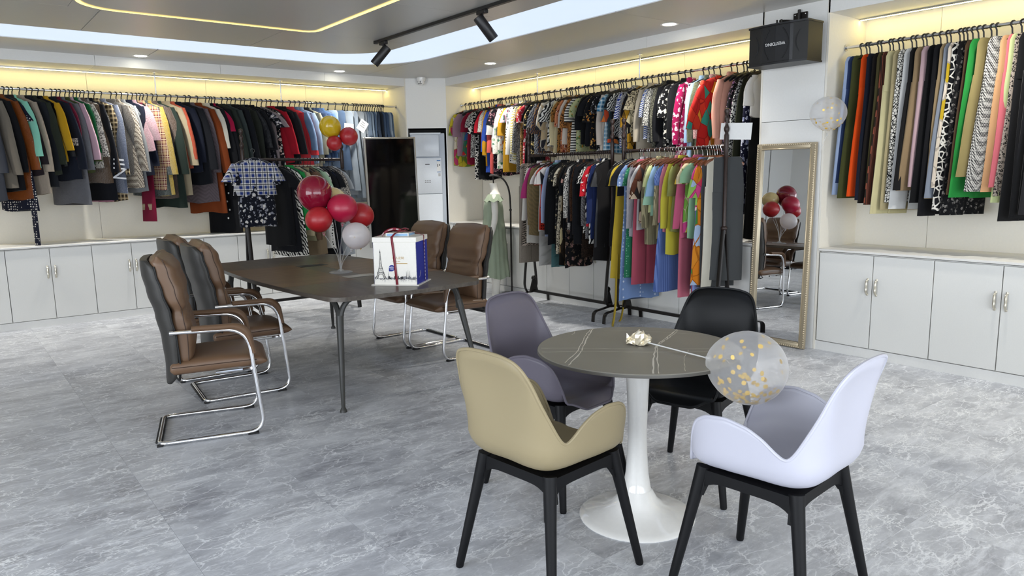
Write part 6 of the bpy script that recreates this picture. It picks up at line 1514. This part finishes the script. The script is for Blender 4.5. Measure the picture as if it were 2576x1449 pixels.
HANG_B = b.mesh('hanger'); HANG_B.materials.append(M['black_plastic'])
b = MB().tube(hook_pts(.0205, .07), .0028, 6); b2 = hang_body(.185, 1.2, -.062, .055, .0048); b.add(b2.v, b2.f); b.tube([(-.17, 0, -.135), (.17, 0, -.135)], .003, 5)
HANG_K = b.mesh('thin_hanger'); HANG_K.materials.append(M['black_plastic'])
b = MB().tube(hook_pts(.0205, .075), .0052, 7); b2 = hang_body(.125, 1.5, -.078, .022, .0065); b.add(b2.v, b2.f)
b.loft([[(-.035, -.006, -.106), (.035, -.006, -.106), (.035, .006, -.106), (-.035, .006, -.106)], [(-.007, -.005, -.066), (.007, -.005, -.066), (.007, .005, -.066), (-.007, .005, -.066)]])
HANG_C = b.mesh('clip_hanger'); HANG_C.materials.append(M['black_plastic'])
HOOK = MB().tube(hook_pts(.0205, .085), .0026, 6).mesh('hook'); HOOK.materials.append(M['chrome'])
HANG_W = hang_body(.19, 2.2, -.070, .060, .0075).mesh('wooden_hanger'); HANG_W.materials.append(M['wood_hanger'])
HANG_O = hang_body(.19, 2.2, -.070, .060, .0075).mesh('wooden_hanger'); HANG_O.materials.append(M['orange_wood'])
GROUP = {'left wall rail': 'clothes on the left wall rail', 'middle wall rail': 'clothes on the middle wall rail', 'right wall rail': 'clothes on the right wall rail',
         'rack by the mannequin': 'clothes on the rack by the mannequin', 'rack by the mirror': 'clothes on the rack by the mirror', 'small rack behind the table': 'clothes on the small rack'}
NAME = {'coat': 'coat', 'jacket': 'jacket', 'dress': 'dress', 'blouse': 'blouse', 'trousers': 'trousers', 'jeans': 'jeans', 'skirt': 'skirt', 'shirt': 'shirt', 'sweater': 'sweater', 'cardigan': 'cardigan', 'hoodie': 'hoodie', 'scarf': 'scarf'}
HN = {'b': 'black plastic hanger', 'k': 'thin black hanger', 'w': 'brown wooden hanger', 'o': 'orange-brown wooden hanger'}
MADE = {}
def hang(rail, x, y, z, rot, L, t, cut, spec, desc, cat, hk, seed):
    hz = z+.0125-.0165 if z > 2 else z+.016-.0185
    rz = math.radians(rot)
    g = garment_mesh(cut, L, t, seed, {'left wall rail': .06, 'right wall rail': .05}.get(rail, .02)).build(NAME[cat], fabric(spec), None, (x, y, hz), (0, 0, rz), ang=60)
    tag(g, desc+' on the '+rail, cat, GROUP[rail])
    MADE[desc] = g
    me = {'b': HANG_B, 'k': HANG_K, 'w': HANG_W, 'o': HANG_O}[hk]
    if hk == 'b' and cut in ('pants', 'pants_w', 'skirt', 'scarf'): me = HANG_C
    h = link({'b': 'hanger', 'k': 'hanger', 'w': 'wooden_hanger', 'o': 'wooden_hanger'}[hk], me, None, (x, y, hz), (0, 0, rz))
    tag(h, HN[hk]+' holding the '+desc, 'hanger', 'hangers on the '+rail)
    if hk in 'wo': link('hook', HOOK, h)
    return g
for i, row in enumerate(GARMENTS): hang(*row, 100+i)
# the check blouse hung on the end of the small rack, facing the room
g = hang('small rack behind the table', 2.745, 7.955, 1.80, -14, .80, .058, 'tee', 'fl:#141722:#e3dfd8:#8d8f9a:1.2', 'black and white floral skirt set with check blouse', 'dress', 'k', 7)
cp = MB().loft([ring_u(w_, .062, z_, 0, 0, 28, .006, 1, 4) for w_, z_ in ((.07, -.10), (.16, -.14), (.215, -.18), (.22, -.28), (.215, -.38), (.225, -.47))], cap=False).build('check_blouse', fabric('p:#e6e4e0:#273a7c:#16181f:.62'), g, ang=60)
for s in (-1, 1):
    MB().loft([tube_ring((s*(.175+.065*q), 0, -.135-.19*q), .05+.045*q, .05+.02*q, 18, 0, .12*q) for q in (0, .25, .5, .75, 1)]).build('puff_sleeve', fabric('p:#e6e4e0:#273a7c:#16181f:.62'), cp, ang=60)
# details of single garments
def detail(desc, mb, name, spec): return mb.build(name, fabric(spec), MADE[desc], ang=60)
detail('navy and white geometric dress', MB().loft([ring_u(.034, .006, z, .21, -.01, 10) for z in (-1.10, -1.4, -1.72, -1.80)]), 'tie_belt', 'dt:#181b2c:#e9e3d8:1.5')
detail('navy puffer coat with pale band', MB().loft([tube_ring((.225, 0, z), .076, .030, 16) for z in (-.50, -.515, -.56, -.575)], cap=False), 'sleeve_band', 'sp:#d9d6d0:#3a3d48:1')
detail('navy coat with grey fur collar', MB().loft([ring_u(.13, .045, -.27, 0, 0, 20), ring_u(.17, .06, -.22, 0, 0, 20), ring_u(.12, .05, -.15, 0, 0, 20)]), 'fur_collar', 'f:#6d747c')
detail('black coat with pink edging', MB().tube([(.22*math.cos(a), .032*math.sin(a), -GARMENTS[[r[9] for r in GARMENTS].index('black coat with pink edging')][5]+.002) for a in [2*PI*i/24 for i in range(24)]], .006, 6, closed=True), 'pink_edging', 's:#c98aa0')
SL = [r for r in GARMENTS if r[9] == 'crimson scarf with striped ends'][0][5]
detail('crimson scarf with striped ends', MB().loft([ring_u(.100, .016, -SL+.20, .045, .0, 14), ring_u(.098, .016, -SL+.13, .045, .0, 14)]), 'striped_end', 'hs:#d8c8a8:#5a3a2a:2')
lt = text_mesh('NIL', .19, .002, 1.0); lt.materials.append(fabric('s:#e4e6ea')); lo = link('lettering', lt, MADE['blue-grey velour hoodie with white letters'], (.262, -.062, -.80)); lo.rotation_euler = (Matrix.Rotation(math.radians(62), 3, 'Z') @ Matrix(((1, 0, 0), (0, 0, -1), (0, 1, 0))) @ Matrix.Rotation(math.radians(84), 3, 'Z')).to_euler()
b = MB()
for k in range(5): MB().ball((.115, -.034, -.62-.11*k), .012, 10, 6, (1, .5, 1)).build('snap', M['steel'], MADE['black trousers with silver snaps'])
BT = [r for r in GARMENTS if r[9] == 'long black coat with white buttons'][0][6]
for k in range(9): MB().ball((.10+.03*(k % 2), -BT-.005, -.62-.10*k), .012, 10, 6, (1, .6, 1)).build('button', M['glossy_white'], MADE['long black coat with white buttons'])
for desc, x, z, a, w, h in (('washed grey jeans', 4.40, 2.135, .1, .13, .12), ('steel blue jeans', 4.60, 2.17, .6, .12, .15)):
    p = MADE[desc]; o = MB().box(-w/2, w/2, -.0008, .0008, -h/2, h/2).build('paper_label', M['paper'], p); o['label'] = 'white paper label'
    bpy.context.view_layer.update(); o.matrix_world = Matrix.Translation((x, 9.03, z)) @ Matrix.Rotation(a, 4, 'Y')
    for i in range(3): MB().box(-w*.35, w*(.1+.1*i), -.0014, -.0009, h*(.25-.18*i), h*(.31-.18*i)).build('writing', M['grey_ink'], o)
# trailing sash ends of the yellow dress
ysh = [r for r in GARMENTS if r[9] == 'yellow dress with trailing belt'][0]
band(catmull([(.17, .0, -1.0), (.19, .01, -1.45), (.20, .0, -1.62), (.235, .02, -1.690), (.30, .09, -1.6985)], 5), [(.002, .018, 0)]*21, 'sash', fabric(ysh[8]), MADE[ysh[9]])
band(catmull([(.02, .0, -1.0), (.03, -.05, -1.5), (.05, -.06, -1.66), (.09, -.05, -1.698)], 5), [(.002, .016, 0)]*16, 'sash', fabric(ysh[8]), MADE[ysh[9]])
